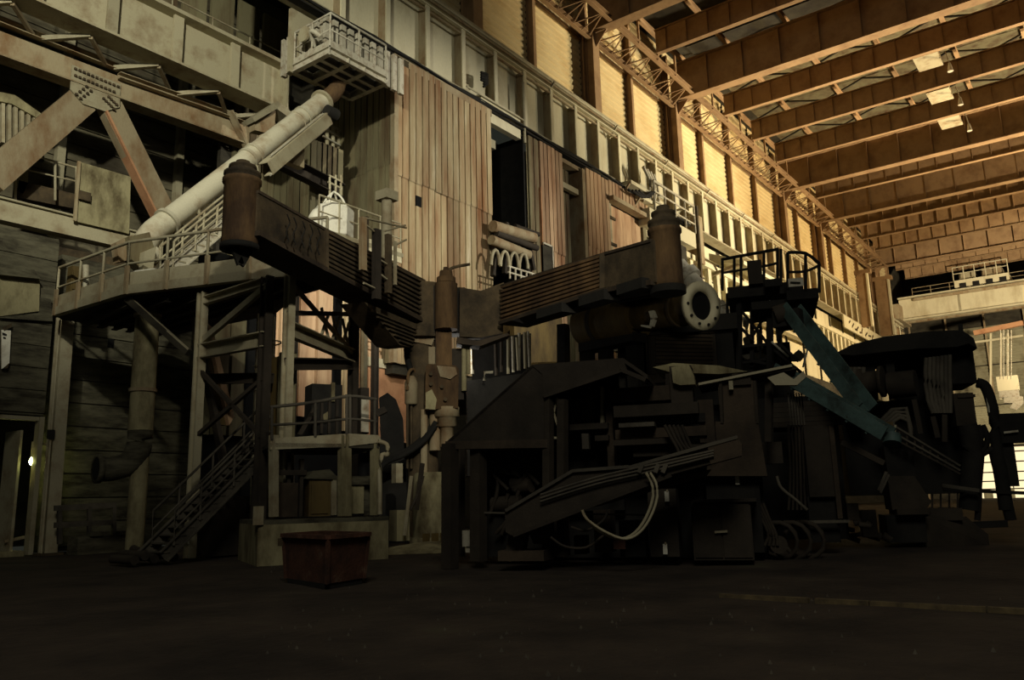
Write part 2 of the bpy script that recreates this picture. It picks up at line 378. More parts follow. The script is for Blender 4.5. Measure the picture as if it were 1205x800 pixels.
# --- crane runway girder of the long wall
G = thing('runway_girder', 'long cream crane runway girder with vertical ribs across the long wall', 'girder', (60, 30, 26.2))
bar(G, 'web', CREAM, (19, 30.3, 28.6), (158, 30.3, 28.6), .1, 4.8)
bar(G, 'bottom_flange', STEEL, (19, 30.0, 26.2), (158, 30.0, 26.2), 1.2, .14)
for k, (y, z, a, b) in enumerate(((29.9, 31.0, 1.0, .12), (29.7, 31.3, .26, .2), (29.45, 30.75, .14, .14), (29.55, 30.45, .2, .1), (29.6, 30.1, .12, .12), (30.2, 31.55, .5, .16))):
    bar(G, ('top_flange', 'crane_rail', 'conductor_bar', 'conductor_bar', 'conductor_bar', 'walkway_plate')[k], (CREAM, STEEL, RSTEEL, CREAM, RSTEEL, CREAM)[k], (19, y, z), (158, y, z), a, b)
rb = None
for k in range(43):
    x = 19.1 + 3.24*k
    if rb is None: rb = proto(MB().b2((-.06, -.66, 0), (.06, 0, 4.1)), 'rib', RSTEEL, (x, 30.25, 26.3), G); rf = proto(MB().b2((-.16, -.74, 0), (.16, -.66, 4.1)), 'rib_flange', CREAM, (x, 30.25, 26.3), G)  # rib sides coloured darker to paint in their shade, flange edges stay cream
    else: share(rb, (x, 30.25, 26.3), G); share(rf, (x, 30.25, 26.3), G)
for k in range(12):
    x = 45+9*k; bar(G, 'rail_bracket', STEEL, (x, 30, 30.0), (x, 29.2, 30.9), .12)
bx(G, 'lettered_band', CREAM, (117, 29.3, 24.3), (156, 29.5, 26.1))
for k, st in enumerate(([(0, .9), (.7, 1.3)], [(1.2, .5), (2.2, 1.2)], [(2.4, .4), (3.6, .5)], [(3.0, .4), (4.2, 1.1)], [(4.4, .3), (5.6, .5)], [(5.4, .6), (6.0, 1.2)], [(7, .3), (8.2, 1.0)], [(8.6, .6), (9.8, .7)], [(10.2, .3), (11, 1.1)], [(11.6, .4), (13, .5)], [(14, .4), (15, 1)], [(17, .5), (18, 1.0)], [(19, .4), (20, .5)])):
    (a0, c0_), (a1, c1_) = st; bar(G, 'painted_stroke', DRUST, (119.5+a0*1.25, 29.28, 24.4+c0_), (119.5+a1*1.25, 29.28, 24.4+c1_), .03, .28)
# lower white rail beam
G2 = thing('lower_rail_beam', 'pale lower rail beam with pickets along the long wall behind the scaffold', 'beam', (90, 29.6, 21.6))
bar(G2, 'flange', CREAM, (58, 29.6, 22.9), (140, 29.6, 22.9), .8, .5); bar(G2, 'flange', CREAM, (58, 29.6, 19.8), (140, 29.6, 19.8), .8, .3)
rb = None
for k in range(40):
    x = 59+2.0*k
    if rb is None: rb = proto(MB().b2((-.35, -.2, 0), (.35, .2, 2.8)), 'picket', CREAM, (x, 29.6, 19.9), G2)
    else: share(rb, (x, 29.6, 19.9), G2)
# cables under the girder
t = thing('cable_run', 'dark bundle of cables slung under the runway girder above the cladding', 'cable', (40, 29.2, 25.7))
for k in range(3):
    q = [V((18.5+3.0*i, 29.0+.12*k, 25.75+.14*k + .1*math.sin(i*1.9+k))) for i in range(17)]
    tb(t, 'cable', BLACK, q, .07, 6)
bar(t, 'tray', BLACK, (18.5, 29.3, 25.6), (66, 29.3, 25.6), .5, .1)
for k in range(16): bar(t, 'hanger', STEEL, (20+3*k, 29.3, 25.6), (20+3*k, 29.6, 26.3), .06)

# --- end wall, window, travelling crane
WE = MB().b2((172, 23.0, 0), (172.4, 33, 45)).b2((172, -45, 9.0), (172.4, 23.0, 45)).build('wall_end', DARKS, kind='structure')
hs = None
for k in range(8):
    for z0 in (9.4, 16.8, 24.2):
        y = 31-6.4*k
        if hs is None: hs = proto(hsheet(6.2, 7.2, 12, .1), 'wall_sheet', CORR, (171.8, y, z0), WE, -math.pi/2)
        else: share(hs, (171.8, y, z0), WE, -math.pi/2)
for k in range(9): bar(WE, 'wall_post', RSTEEL, (171.4, 31-6.4*k, 0), (171.4, 31-6.4*k, 34), .3)
W1 = MB().b2((172.6, -45, 0), (172.7, 23.0, 9.0)).build('window_1', DAY, kind='structure')
for z in (1.6, 3.0, 4.6, 6.4, 8.2): bar(W1, 'transom', BLACK, (172.2, -40, z), (172.2, 23, z), .2, .22)
for k in range(14): bar(W1, 'mullion', BLACK, (172.2, 22.5-2.6*k, 0), (172.2, 22.5-2.6*k, 9), .16)
for k in range(10): bx(W1, 'outdoor_wall', CORR, (171.3, 22-3.4*k, 0), (171.9, 20.6-3.4*k, 1.1+.5*(k % 3)))

T = thing('travelling_crane', 'pale travelling crane bridge spanning the far end of the hall', 'crane', (160, 14, 31.5))
bar(T, 'bridge_girder', CREAM, (157, 29.5, 33.6), (157, -20, 33.6), .8, 3.6); bar(T, 'bridge_girder', RSTEEL, (161, 29.5, 33.6), (161, -20, 33.6), .8, 3.6)
bar(T, 'bottom_flange', CREAM, (156.8, 29.5, 31.7), (156.8, -20, 31.7), 1.3, .3); bar(T, 'top_walkway', CREAM, (156.6, 29.5, 35.6), (156.6, -20, 35.6), 1.6, .25)
bar(T, 'cable_trough', RSTEEL, (156.3, 27, 35.1), (156.3, -20, 35.1), .3, .5)
railing(T, [(156, 27, 35.7), (156, -12, 35.7)], 1.4, RSTEEL, 3, .06)
bx(T, 'end_carriage', RSTEEL, (153.5, 29.0, 31.5), (163, 30.4, 34.2))
for k in range(7):
    z = 29 - .9*k; bx(T, 'ladder_box', RSTEEL, (155.5, 29.2-k*.3, z), (157, 29.9-k*.3, z+.5))
for k in range(3): bx(T, 'beam_joint', STEEL, (156.5, 20-11*k, 31.9), (156.58, 19.7-11*k, 35.4))
T = thing('crane_trolley', 'railed crane trolley on top of the far crane bridge', 'trolley', (158, 16.8, 35.7))
bx(T, 'frame', CREAM, (155.8, 12, 36), (162, 20.2, 37.2)); bx(T, 'hoist_drum_cover', RSTEEL, (156.5, 13, 37.2), (161, 16, 38.8)); bx(T, 'winch', STEEL, (156.5, 17, 37.2), (161, 19.4, 38.6))
for k in range(4): bx(T, 'wheel_box', BLACK, (155.7, 12.4+2*k, 35.75), (156.6, 13.4+2*k, 36.6))
railing(T, [(155.6, 20.2, 37.2), (155.6, 12, 37.2)], 2.3, CREAM, 1.6, .09)
T = thing('crane_hook_block', 'pale crane hook block hanging by ropes at the far right', 'hook block', (135, 12, 14))
for px in (1177, 1181, 1186, 1190): tb(T, 'rope', PLATE, [P(px, 446, x=135), P(px, 388, x=135)], .06, 5)
rect(T, 'sheave_block', CREAM, 1174, 442, 1199, 458, XP(135), 1.5); rect(T, 'cross_head', PLATE, 1176, 458, 1199, 466, XP(135.2), 1.2)
poly(T, 'hook', PLATE, [(1182, 466), (1203, 466), (1204, 474), (1196, 482), (1188, 480), (1192, 474), (1181, 474)], XP(135.4), .8)
T = thing('far_frame', 'pale pipe frame under the far crane bridge', 'frame', P(1160, 470, x=160))
for px in (1166, 1178, 1186): bar(T, 'post', CREAM, P(px, 470, x=160), P(px, 392, x=160), .3)
bar(T, 'cross_bar', CREAM, P(1146, 403, x=160), P(1204, 395, x=160), .35); bar(T, 'cross_bar', ORNG, P(1146, 392, x=160), P(1204, 380, x=160), .8)
# ================================================================== the furnace enclosure (rusty cladding)
def strips(T, x0, x1, y, z0, z1, m, name='sheet', w_=1.06, rz=0, ribs=2, start=None):
    """a row of ribbed sheets, each a part; along +x (rz=0) or along -y (rz=-90 deg)"""
    L = x1-x0; n = max(1, round(abs(L)/w_)); w_ = abs(L)/n; pr = None
    for i in range(n):
        loc = (x0+i*w_, y, z0) if rz == 0 else (y, x0-i*w_, z0)
        if pr is None: pr = proto(sheet(w_*.985, 0, z1-z0, ribs), name, m, loc, T, rz)
        else: share(pr, (loc[0], loc[1]+random.uniform(-.02, .02), loc[2]+random.uniform(-.05, .03)), T, rz)
T = thing('cladding_box', 'tall rusty corrugated sheet metal box standing out from the wall below the runway girder', 'cladding', (33, 29, 5))
bx(T, 'core', DARKS, (28.9, 29.15, 8), (37.05, 33.5, 25.1))
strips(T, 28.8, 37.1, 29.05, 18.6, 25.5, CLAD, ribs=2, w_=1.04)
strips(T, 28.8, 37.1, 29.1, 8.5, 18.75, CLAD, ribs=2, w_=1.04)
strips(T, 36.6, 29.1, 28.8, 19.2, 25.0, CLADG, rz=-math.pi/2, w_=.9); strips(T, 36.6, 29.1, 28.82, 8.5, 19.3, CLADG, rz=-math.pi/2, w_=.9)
bar(T, 'corner_angle', RSTEEL, (28.8, 29.0, 8.5), (28.8, 29.0, 25.0), .35, .3)
bar(T, 'seam_strip', DRUST, (28.8, 28.95, 18.72), (37.1, 28.95, 18.72), .05, .08)
rect(T, 'inspection_hole', VOID, 490, 231, 496, 242, YP(28.92), .1)
bx(T, 'top_flashing', RSTEEL, (28.7, 28.9, 25.1), (37.2, 29.3, 25.55))

WB = MB().b2((28.9, 33.6, 0), (58, 34, 27)).b2((23.6, 36.9, 0), (28.95, 37.2, 27)).b2((28.85, 33.6, 0), (29.0, 37.2, 27)).build('wall_back', DARKS, kind='structure')
strips(WB, 24.2, 28.7, 36.8, 10.0, 24.5, CLADG, 'wall_sheet', .9)
T = thing('dark_opening', 'tall black opening between the two rusty cladding boxes', 'opening', (38.5, 31, 14))
bx(T, 'recess', VOID, (37.15, 33.0, 13), (41.1, 33.4, 25.3)); bx(T, 'side_lining', BLACK, (41.0, 29.3, 13), (41.15, 33.2, 25.3)); bx(T, 'lintel', STEEL, (37.3, 30.5, 24.2), (39.6, 30.9, 24.8))
bx(T, 'sill', DARKS, (37.15, 29.6, 12.6), (41.1, 33, 13))
T = thing('cladding_wall', 'rusty pink corrugated cladding right of the black opening with a tall dark doorway', 'cladding', (52, 29.4, 10))
strips(T, 41.2, 42.4, 29.2, 10, 25.4, CLADG, w_=1.2); strips(T, 42.4, 45.2, 29.1, 17.9, 25.4, PINK, w_=.95); strips(T, 42.4, 45.2, 29.15, 10, 18.0, PINK, w_=.95)
bx(T, 'doorway_recess', VOID, (45.2, 30.2, 10), (48.1, 30.4, 25)); strips(T, 45.3, 47.3, 29.95, 10, 24.9, CLADG, 'doorway_sheet', 1.0); bx(T, 'doorway_lintel', STEEL, (45.3, 29.2, 23.1), (47.6, 29.5, 23.5))
bx(T, 'doorway_jamb', RSTEEL, (47.9, 29.0, 10), (48.3, 30.2, 25.2)); bx(T, 'doorway_head', RSTEEL, (45.2, 29.2, 25.0), (48.1, 30.0, 25.3))
strips(T, 48.3, 51.6, 29.1, 19.4, 25.4, PINK, w_=1.1); strips(T, 48.3, 51.6, 29.15, 10, 19.5, PINK, w_=1.1)
strips(T, 51.6, 58.0, 29.1, 24.1, 25.5, PINK, w_=1.1)
bx(T, 'door_hood', RSTEEL, (51.5, 28.5, 23.75), (58.2, 29.2, 24.1))
bx(T, 'sliding_door', PINK, (52.4, 29.3, 10), (55.6, 29.5, 23.7)); bx(T, 'sliding_door', PINK, (55.75, 29.35, 10), (57.2, 29.55, 23.7)); bx(T, 'door_post', STEEL, (51.6, 29.1, 10), (52.1, 29.6, 23.7)); bx(T, 'core', DARKS, (41.25, 30.5, 8), (58, 31.2, 25.2)); bx(T, 'end_sheet', CLADG, (57.4, 29.2, 10), (58.0, 29.6, 24))
for k in range(5): bx(T, 'door_hinge', DRUST, (51.5, 28.95, 14+2.1*k), (52.5, 29.1, 14.2+2.1*k))
bx(T, 'small_door', DARKS, (42.3, 28.85, 10), (43.3, 29.0, 18.0)); bar(T, 'door_frame', PLATE, (43.4, 28.85, 10), (43.4, 28.85, 18.1), .12); bar(T, 'door_frame', PLATE, (42.3, 28.85, 18.1), (43.4, 28.85, 18.1), .12)
bar(T, 'corner_angle', ORNG, (42.35, 28.98, 10), (42.35, 28.98, 22), .25, .1)

# lower cladding behind the steel tower
T = thing('lower_cladding', 'ochre and rust cladding with a horizontally ribbed shutter behind the steel tower', 'cladding', (25, 30.2, 3))
bx(T, 'core', VOID, (19.0, 30.6, 0), (33, 31, 12.5))
strips(T, 22.4, 25.6, 30.0, 5.5, 11.8, PINK, w_=1.05, ribs=1); strips(T, 26.2, 27.3, 29.9, 5.0, 11.8, CLAD, w_=1.1, ribs=2)
strips(T, 18.6, 21.0, 30.3, 4.5, 10.5, CLADG, w_=.9, ribs=1)
proto(hsheet(4.2, 3.2, 8, .1), 'ribbed_shutter', PINK, (27.5, 29.8, 8.6), T); bx(T, 'orange_panel', ORNG, (27.5, 29.7, 4.6), (31.7, 29.85, 8.5)); bx(T, 'torn_flashing', CREAM, (27.5, 29.6, 8.3), (31.7, 29.72, 8.75))
bar(T, 'post', STEEL, (27.4, 29.6, 4), (27.4, 29.6, 12), .22)

# ================================================================== left: neighbouring bay
WS = MB().b2((-2, 42, 0), (34, 42.4, 40)).build('wall_west', DARKS, kind='structure')
pb = None
for k in range(26):
    for (x0, L) in ((4, 9.9), (14, 9.9), (24, 9.9)):
        mb = MB().prism([(0, 0, 0), (0, -.12, 0), (0, -.05, .92), (0, 0, .92)], (L, 0, 0))
        if pb is None: pb = proto(mb, 'siding_board', GBOARD, (x0, 42, 10), WS)
        else: share(pb, (x0, 42, 10+.95*k), WS)
for x in (11, 17.5, 24): bar(WS, 'wall_stud', STEEL, (x, 41.7, 8), (x, 41.7, 36), .4)
T = thing('side_bay_girder', 'grey plate girder with stiffeners crossing the upper left corner', 'girder', (16, 34, 22.2))
bar(T, 'web', STEEL, (6, 34.2, 23.6), (25.2, 34.2, 23.6), .08, 2.7); bar(T, 'bottom_flange', STEEL, (6, 34, 22.25), (25.2, 34, 22.25), 1.3, .12); bar(T, 'top_flange', STEEL, (6, 34, 25.0), (25.2, 34, 25.0), 1.0, .2)
for k in range(6): bar(T, 'stiffener', STEEL, (9.6+3.15*k, 33.85, 22.3), (9.6+3.15*k, 33.85, 24.95), .5, .14, (0, 1, 0))
bar(T, 'end_plate', STEEL, (25.2, 34, 22.2), (25.2, 34, 25), .1, 1.2, (0, 1, 0))
bar(T, 'rail', STEEL, (6, 34, 25.25), (25.2, 34, 25.25), .15, .25)
T = thing('girder_walkway', 'dark walkway with thin railing above the upper left girder', 'walkway', (19, 36, 25.3))
bx(T, 'deck', DARKS, (8, 34.8, 25.1), (26, 36.5, 25.3)); railing(T, [(8, 34.9, 25.3), (26, 34.9, 25.3)], 1.2, STEEL, 2.2)
for k in range(5): bx(T, 'wall_panel', CLADG, (19.3+1.7*k, 37, 25.3), (20.7+1.7*k, 37.2, 30))
T = thing('wind_bracing', 'rusty angle bracing with short struts hanging under the upper left girder', 'bracing', (16, 35.4, 22))
ch(T, 'chord', RSTEEL, (8, 35.6, 21.9), (17.2, 35.6, 22.0), .35, .25); ch(T, 'chord', RSTEEL, (17.2, 35.5, 21.6), (25, 35.5, 22.0), .3, .25)
for k in range(5):
    x = 10.6+3.2*k; bar(T, 'strut', STEEL, (x, 35.6, 21.9), (x+1.4, 34.2, 22.2), .22); bar(T, 'strut', RSTEEL, (x+1.4, 34.2, 22.1), (x+2.8, 35.6, 21.9), .16)
bar(T, 'prop', RSTEEL, (23.0, 35.3, 22), (24.8, 35.9, 20.2), .3, .2); bar(T, 'prop', DRUST, (24.6, 35.3, 22.2), (24.8, 36.2, 19.6), .3)
T = thing('truss', 'large rusted truss with a riveted gusset plate and two diagonals, upper left', 'truss', (16, 36, 13.5))
Y36 = YP(36)
MB().bar((9, 36, 21.0), (26.5, 36, 21.4), .5, 1.0).build('top_chord', RSTEEL, T)
MB().bar((9, 36, 20.4), (26.5, 36, 20.8), .8, .08).build('chord_flange', RSTEEL, T)
gp = poly(T, 'gusset_plate', STEEL, [(85, 76), (142, 99), (141, 126), (124, 131), (98, 122), (83, 105)], YP(35.65), .08)
rv = MB()
for (x, y) in [(89+5*i, 81+2.1*i) for i in range(11)] + [(89+5*i, 89+2.1*i) for i in range(10)] + [(90+4*i, 111-3*i) for i in range(4)] + [(95+4*i, 116-3*i) for i in range(4)] + [(122+3*i, 116+3*i) for i in range(5)] + [(128+3*i, 114+3*i) for i in range(4)]:
    p = P(x, y, y=35.6); rv.box(p, (.1, .1, .1))
rv.build('rivets', DRUST, gp, kind='stuff')
MB().bar(P(97, 118, y=36), P(-14, 212, y=36), .5, 1.25).build('diagonal', RSTEEL, T)
MB().bar(P(128, 124, y=36), P(192, 252, y=36), .5, 1.1).build('diagonal', RSTEEL, T)
MB().bar(P(122, 132, y=35.9), P(183, 256, y=35.9), .6, .1).build('diagonal_flange', ORNG, T)
MB().bar((9, 36, 13.75), (20, 36, 13.85), .6, .85).build('bottom_chord', STEEL, T); bar(T, 'chord_flange', STEEL, (9, 36, 14.25), (20, 36, 14.3), .9, .08)
bar(T, 'lower_beam', DRUST, (9, 36.4, 12.3), (20, 36.4, 12.5), .5, 1.0)
T = thing('sheet_screen', 'rust stained square sheet screen standing on the truss bottom chord', 'screen', P(122, 262, y=35.6))
poly(T, 'plate', CONL, [(93, 190), (154, 208), (152, 275), (88, 260)], YP(35.5), .08); bar(T, 'edge_angle', RSTEEL, P(93, 190, y=35.45), P(88, 260, y=35.45), .12); bx(T, 'latch', DRUST, P(99, 231, y=35.4)-V((.25, .1, .2)), P(99, 231, y=35.4)+V((.25, .02, .2)))
T = thing('slatted_cooler', 'slatted pale sheet cooler at the left edge behind the diagonal', 'cooler', P(20, 230, y=37.5))
for k in range(7): MB().prism([P(2+7.5*k, 116+3.0*k, y=37.5), P(6+7.5*k, 117.6+3.0*k, y=37.5), P(6+7.5*k, 168+2.5*k, y=37.5), P(2+7.5*k, 167+2.5*k, y=37.5)], (0, .5, 0)).build('slat', STEEL, T)
poly(T, 'top_cover', CONL, [(0, 108), (18, 112), (52, 136), (46, 140), (14, 122), (0, 119)], YP(37.4), .9); poly(T, 'backing', DARKS, [(0, 115), (52, 138), (52, 190), (0, 180)], YP(38), .2)
poly(T, 'hanging_sheet', CLADG, [(22, 186), (34, 183), (33, 215), (27, 228), (21, 225)], YP(37.2), .15)
T = thing('truss_walkway', 'rusty walkway with two thin rails beside the square sheet screen', 'walkway', P(55, 235, y=37))
a, b = P(33, 192, y=36.8), P(92, 208, y=36.8); tb(T, 'handrail', STEEL, [P(33, 181, y=36.8), P(92, 198, y=36.8)], .05); tb(T, 'mid_rail', STEEL, [P(33, 200, y=36.8), P(92, 214, y=36.8)], .04)
for (x, y0, y1) in ((65, 190, 236), (90, 196, 250), (18, 178, 246)): tb(T, 'railing_post', STEEL, [P(x, y0, y=36.8), P(x, y1, y=36.8)], .06)
poly(T, 'rusted_beam', DRUST, [(22, 212), (88, 228), (86, 245), (20, 232)], YP(37.2), .5); poly(T, 'base', BLACK, [(4, 236), (90, 258), (88, 264), (4, 246)], YP(37.3), .4)

# concrete wall with doorway
WC = MB().b2((-4, 33, 5.1), (12.0, 33.8, 12.2)).b2((12.0, 33, 5.1), (14.1, 33.8, 12.2)).b2((-4, 33, 0), (11.6, 33.8, 5.1)).build('wall_concrete', CONC, kind='structure')
for k in range(8): MB().b2((8.6, 32.93, 5.25+.86*k), (14.1, 33.0, 6.08+.86*k)).build('board_course', CONC, WC)
WD = MB().b2((14.8, 34.2, 0), (24, 35, 12.0)).build('wall_inner', CONC, kind='structure')
for k in range(11): MB().b2((14.9, 34.1, .2+.95*k), (24, 34.2, 1.1+.95*k)).build('board_course', CONC, WD)
bx(WD, 'wall_niche', VOID, P(127, 408, y=34.05)-V((0, .02, 0)), P(134, 399, y=34.05)+V((0, .05, 0)))
D1 = MB().b2((11.5, 33.0, 4.95), (14.1, 33.3, 5.15)).b2((13.95, 32.9, 0), (14.12, 33.3, 5.1)).build('door_1', STEEL, kind='structure')
bx(D1, 'passage_back', DARKS, (10, 41, 0), (15, 41.3, 6)); bx(D1, 'door_leaf', STEEL, (13.5, 33.4, 0), (13.6, 34.7, 4.6)); bx(D1, 'threshold', CONL, (11, 33.1, -.05), (13.9, 34, .15))
bar(D1, 'barrier_rail', STEEL, P(5, 637, y=33.6), P(29, 632, y=33.6), .1)
T = thing('door_lamp', 'glowing yellow-green lamp with a metal holder inside the dark doorway on the left', 'lamp', P(38.5, 545, y=33.35))
p = P(38.5, 543, y=33.35)
MB().lathe(p-V((0, 0, .16)), p+V((0, 0, .16)), [(0, .03), (.08, .11), (.16, .13), (.26, .1), (.32, .06)], 10).build('bulb', BULB, T); cy(T, 'holder', STEEL, p+V((0, 0, .16)), p+V((0, 0, .75)), .1, 8); bar(T, 'bracket', STEEL, p+V((0, 0, .6)), p+V((.45, 0, .7)), .05)
lamp('door_lamp_light', 'POINT', p-V((0, .3, .05)), p, 110, (.8, .9, .25), .1)
T = thing('steel_column', 'tall pale steel column beside the dark doorway on the left', 'column', (14.45, 32.6, 0))
MB().ibeam((14.5, 32.6, 0), (14.42, 32.6, 9.0), .45, .5, .06, (0, 1, 0)).build('shaft', STEEL, T); bx(T, 'base_plate', DRUST, (14.1, 32.2, -.05), (14.9, 33, .05)); bx(T, 'switch_box', BLACK, P(59, 512, y=32.3)-V((.12, .1, .15)), P(59, 512, y=32.3)+V((.12, 0, .2)))
tb(T, 'conduit', STEEL, [(14.15, 32.3, 0), (14.1, 32.3, 8.8)], .04)
T = thing('torn_panel', 'weathered torn panel hung high on the concrete wall at the left edge', 'panel', P(22, 372, y=32.8))
poly(T, 'panel', CONL, [(0, 318), (33, 322), (47, 330), (46, 366), (0, 372)], YP(32.75), .12); poly(T, 'panel_fold', CONC, [(0, 312), (40, 317), (48, 328), (0, 323)], YP(32.45), .25); poly(T, 'lower_panel', CONC, [(0, 374), (62, 378), (60, 352), (48, 350), (46, 368), (0, 373)], YP(32.75), .1)
T = thing('poster', 'pale notice board with yellow tape corners at the left picture edge', 'sign', P(8, 432, y=32.7))
poly(T, 'board', WHITE, [(2, 388), (13, 389), (11, 428), (2, 434)], YP(32.75), .04); poly(T, 'tape', LINE, [(3, 385), (14, 380), (14, 384), (5, 389)], YP(32.72), .02); poly(T, 'tape', LINE, [(3, 434), (11, 427), (9, 433)], YP(32.72), .02)
for q in ([(3, 391), (8, 393), (8, 395), (3, 394)], [(4, 396), (7, 397), (7, 398.5), (4, 398)]): poly(T, 'mark', BLACK, q, YP(32.72), .02)
T = thing('low_gate', 'dark low two-bar steel barrier on a concrete kerb near the left column', 'barrier', (15.9, 31.6, 0))
for x in (70, 105, 134): bar(T, 'post', SOOTL, P(x, 640, y=31.8), P(x, 596, y=31.8), .14)
for y0 in (597, 617): bar(T, 'bar', SOOTL, P(64, y0+1, y=31.8), P(136, y0-3, y=31.8), .12, .2)
bx(T, 'kerb', CONC, (15.0, 31.4, -.05), (17.6, 32.2, .6)); bx(T, 'stone', CONC, (15.4, 31.3, .6), (15.9, 31.6, .75)); bx(T, 'stone', CONC, (16.5, 31.3, .6), (17, 31.6, .75))

# big vertical exhaust pipe with elbow
T = thing('exhaust_pipe', 'fat pale vertical pipe ending in an open elbow left of the stairs', 'pipe', P(165, 640, y=27.5))
a, b = P(166, 352, y=27.5), P(165, 510, y=27.5); cy(T, 'shaft', CONL, (b.x, b.y, a.z), (b.x, b.y, b.z), .41, 18)
for z in (8.3, 5.6): cy(T, 'flange', RSTEEL, (b.x, b.y, z), (b.x, b.y, z+.12), .47, 18)
q = [V((b.x, b.y, b.z+.1)), V((b.x-.02, b.y, b.z-.5)), V((b.x-.25, b.y+.1, b.z-1.0)), V((b.x-.75, b.y+.3, b.z-1.22)), V((b.x-1.15, b.y+.4, b.z-1.22))]
tb(T, 'elbow', CONC, smooth(q), .42, 14); MB().lathe(q[-1]+V((.05, 0, 0)), q[-1]-V((.25, -.05, 0)), [(0, .4), (0, .5), (.15, .5), (.15, .4)], 14, False).build('mouth_ring', CONC, T); cy(T, 'mouth_dark', VOID, q[-1], q[-1]-V((.08, -.01, 0)), .4, 14)
cy(T, 'stand', CONL, (b.x+.05, b.y, 0), (b.x+.05, b.y, b.z-.8), .3, 14)

# ================================================================== upper platform, duct, catwalk
PY = 27.2; c0 = P(388, 63, y=PY); zp = c0.z; e1 = P(345, 84, z=zp); e2 = P(459, 96, z=zp)
T = thing('upper_platform', 'railed steel platform high under the runway girder holding slatted pale cooler panels', 'platform', c0)
cx0, cx1, cy1 = c0.x, e2.x, e1.y
for y in (PY, PY+(cy1-PY)*.28, PY+(cy1-PY)*.5, cy1): ch(T, 'joist', PLATE, (cx0, y, zp+.15), (cx1, y, zp+.15), .2, .35)
for x in (cx0, cx0+(cx1-cx0)*.33, cx0+(cx1-cx0)*.62, cx1): ib(T, 'joist', PLATE, (x, PY, zp+.15), (x, cy1, zp+.15), .25, .35)
bx(T, 'grating', DARKS, (cx0, PY, zp+.36), (cx1, cy1, zp+.42)); bx(T, 'toe_board', PLATE, (cx0, PY-.03, zp+.4), (cx1, PY+.02, zp+.7)); bx(T, 'toe_board', PLATE, (cx0-.03, PY, zp+.4), (cx0+.02, cy1, zp+.7))
railing(T, [(cx0, cy1, zp+.4), (cx0, PY, zp+.4), (cx1, PY, zp+.4)], 1.7, PLATE, 1.6, .05)
sp = None
for k in range(11):
    x = cx0+.3+.5*k
    if sp is None: sp = proto(MB().b2((0, 0, 0), (.3, .2, 2.0)), 'cooler_slat', PLATE, (x, PY+.7, zp+.45), T)
    else: share(sp, (x, PY+.7, zp+.45), T)
for k in range(8): share(sp, (cx0+.35, PY+1.0+.42*k, zp+.45), T)
bx(T, 'cooler_core', DARKS, (cx0+.6, PY+.95, zp+.45), (cx1-.6, cy1, zp+2.4))
tb(T, 'valve_pipe', PLATE, smooth([V((cx0+.2, cy1-1.2, zp+1)), V((cx0-.3, cy1-1.6, zp+1.4)), V((cx0-.2, cy1-2.2, zp+.9))]), .12); cy(T, 'valve_wheel', STEEL, (cx0-.3, cy1-1, zp+1.5), (cx0-.2, cy1-1, zp+1.5), .4, 12)
bx(T, 'tall_panel', STEEL, (cx0-.2, cy1+.1, zp), (cx0+1.6, cy1+.3, zp+3.4))
T = thing('loading_duct', 'long pale round duct sloping down from the upper platform to the lower deck', 'duct', P(170, 283, y=26))
A, B = P(380, 119, y=29.2), P(195, 262, y=28.4); d = (B-A).normalized()
MB().cyl(A, B, .45, 20).build('tube', DUCT, T)
for t_, r_ in ((0, .58), (.15, .5), (.19, .5), (.49, .5), (.53, .5), (.985, .55)):
    p = A.lerp(B, t_); cy(T, 'flange', DUCT if t_ else STEEL, p, p+d*.16, r_, 20)
top = P(399, 92, y=29.0)
tb(T, 'elbow', RUST, smooth([A+d*.1, A-d*.45, P(395, 106, y=29.1), top, top+V((0, 0, .9))]), .4, 16); ic = MB().lathe(top+V((0, 0, .2)), top+V((0, 0, 1.5)), [(0, .55), (.15, .55), (.15, .42), (1.0, .62), (1.1, .62)], 16).build('inlet_cone', RUST, T)
for k in range(6): a = k*1.05; p = top+V((math.cos(a)*.6, math.sin(a)*.6, .3)); bar(ic, 'cone_rib', PLATE, p, p+V((math.cos(a)*.2, math.sin(a)*.2, 1.0)), .08)
tb(T, 'outlet', DUCT, smooth([B, B+d*.8, B+d*1.5+V((0, 0, -.5)), P(178, 298, y=28.4)]), .46, 16)
for k in range(3):
    p = A.lerp(B, (.17, .51, .85)[k]); bar(T, 'saddle', STEEL, p-V((0, .3, .4)), p+V((.15, -.3, -1.1)), .08)
T = thing('channel_beam', 'sloping steel channel with rods running just below the round duct', 'beam', P(345, 190, y=28.5))
ch(T, 'channel', STEEL, P(384, 140, y=28.6), P(313, 199, y=27.4), .45, .55); tb(T, 'rod', PLATE, [P(380, 134, y=28.4), P(318, 184, y=27.3)], .05); tb(T, 'rod', PLATE, [P(386, 150, y=28.4), P(318, 206, y=27.3)], .05)
cy(T, 'motor', BLACK, P(384, 130, y=28.4), P(396, 136, y=28.4), .3, 12); bx(T, 'shoe', RSTEEL, P(338, 190, y=28.2), P(352, 178, y=28.6))
T = thing('catwalk_beam', 'dark channel catwalk beam leading from the duct to the bulk bag', 'beam', P(360, 205, y=30.5))
ch(T, 'channel', MACH, P(326, 187, y=30.5), P(402, 226, y=30.5), .5, .7)
for y0 in (0, 8): tb(T, 'rail', STEEL, [P(386, 206+y0, y=30.3), P(402, 214+y0, y=30.3)], .06)
for x in (388, 395, 401): tb(T, 'post', STEEL, [P(x, 230, y=30.3), P(x, 206, y=30.3)], .06)
for k in range(6): bx(T, 'hanger_plate', CLADG, P(368+6*k, 200+2*k, y=31.3)-V((.12, 0, 2.5)), P(370+6*k, 200+2*k, y=31.4)+V((.12, 0, 1.6)))
T = thing('pipe_rack', 'pale pipe rack with short rails on the siding below the sloping duct', 'rack', P(395, 175, y=31))
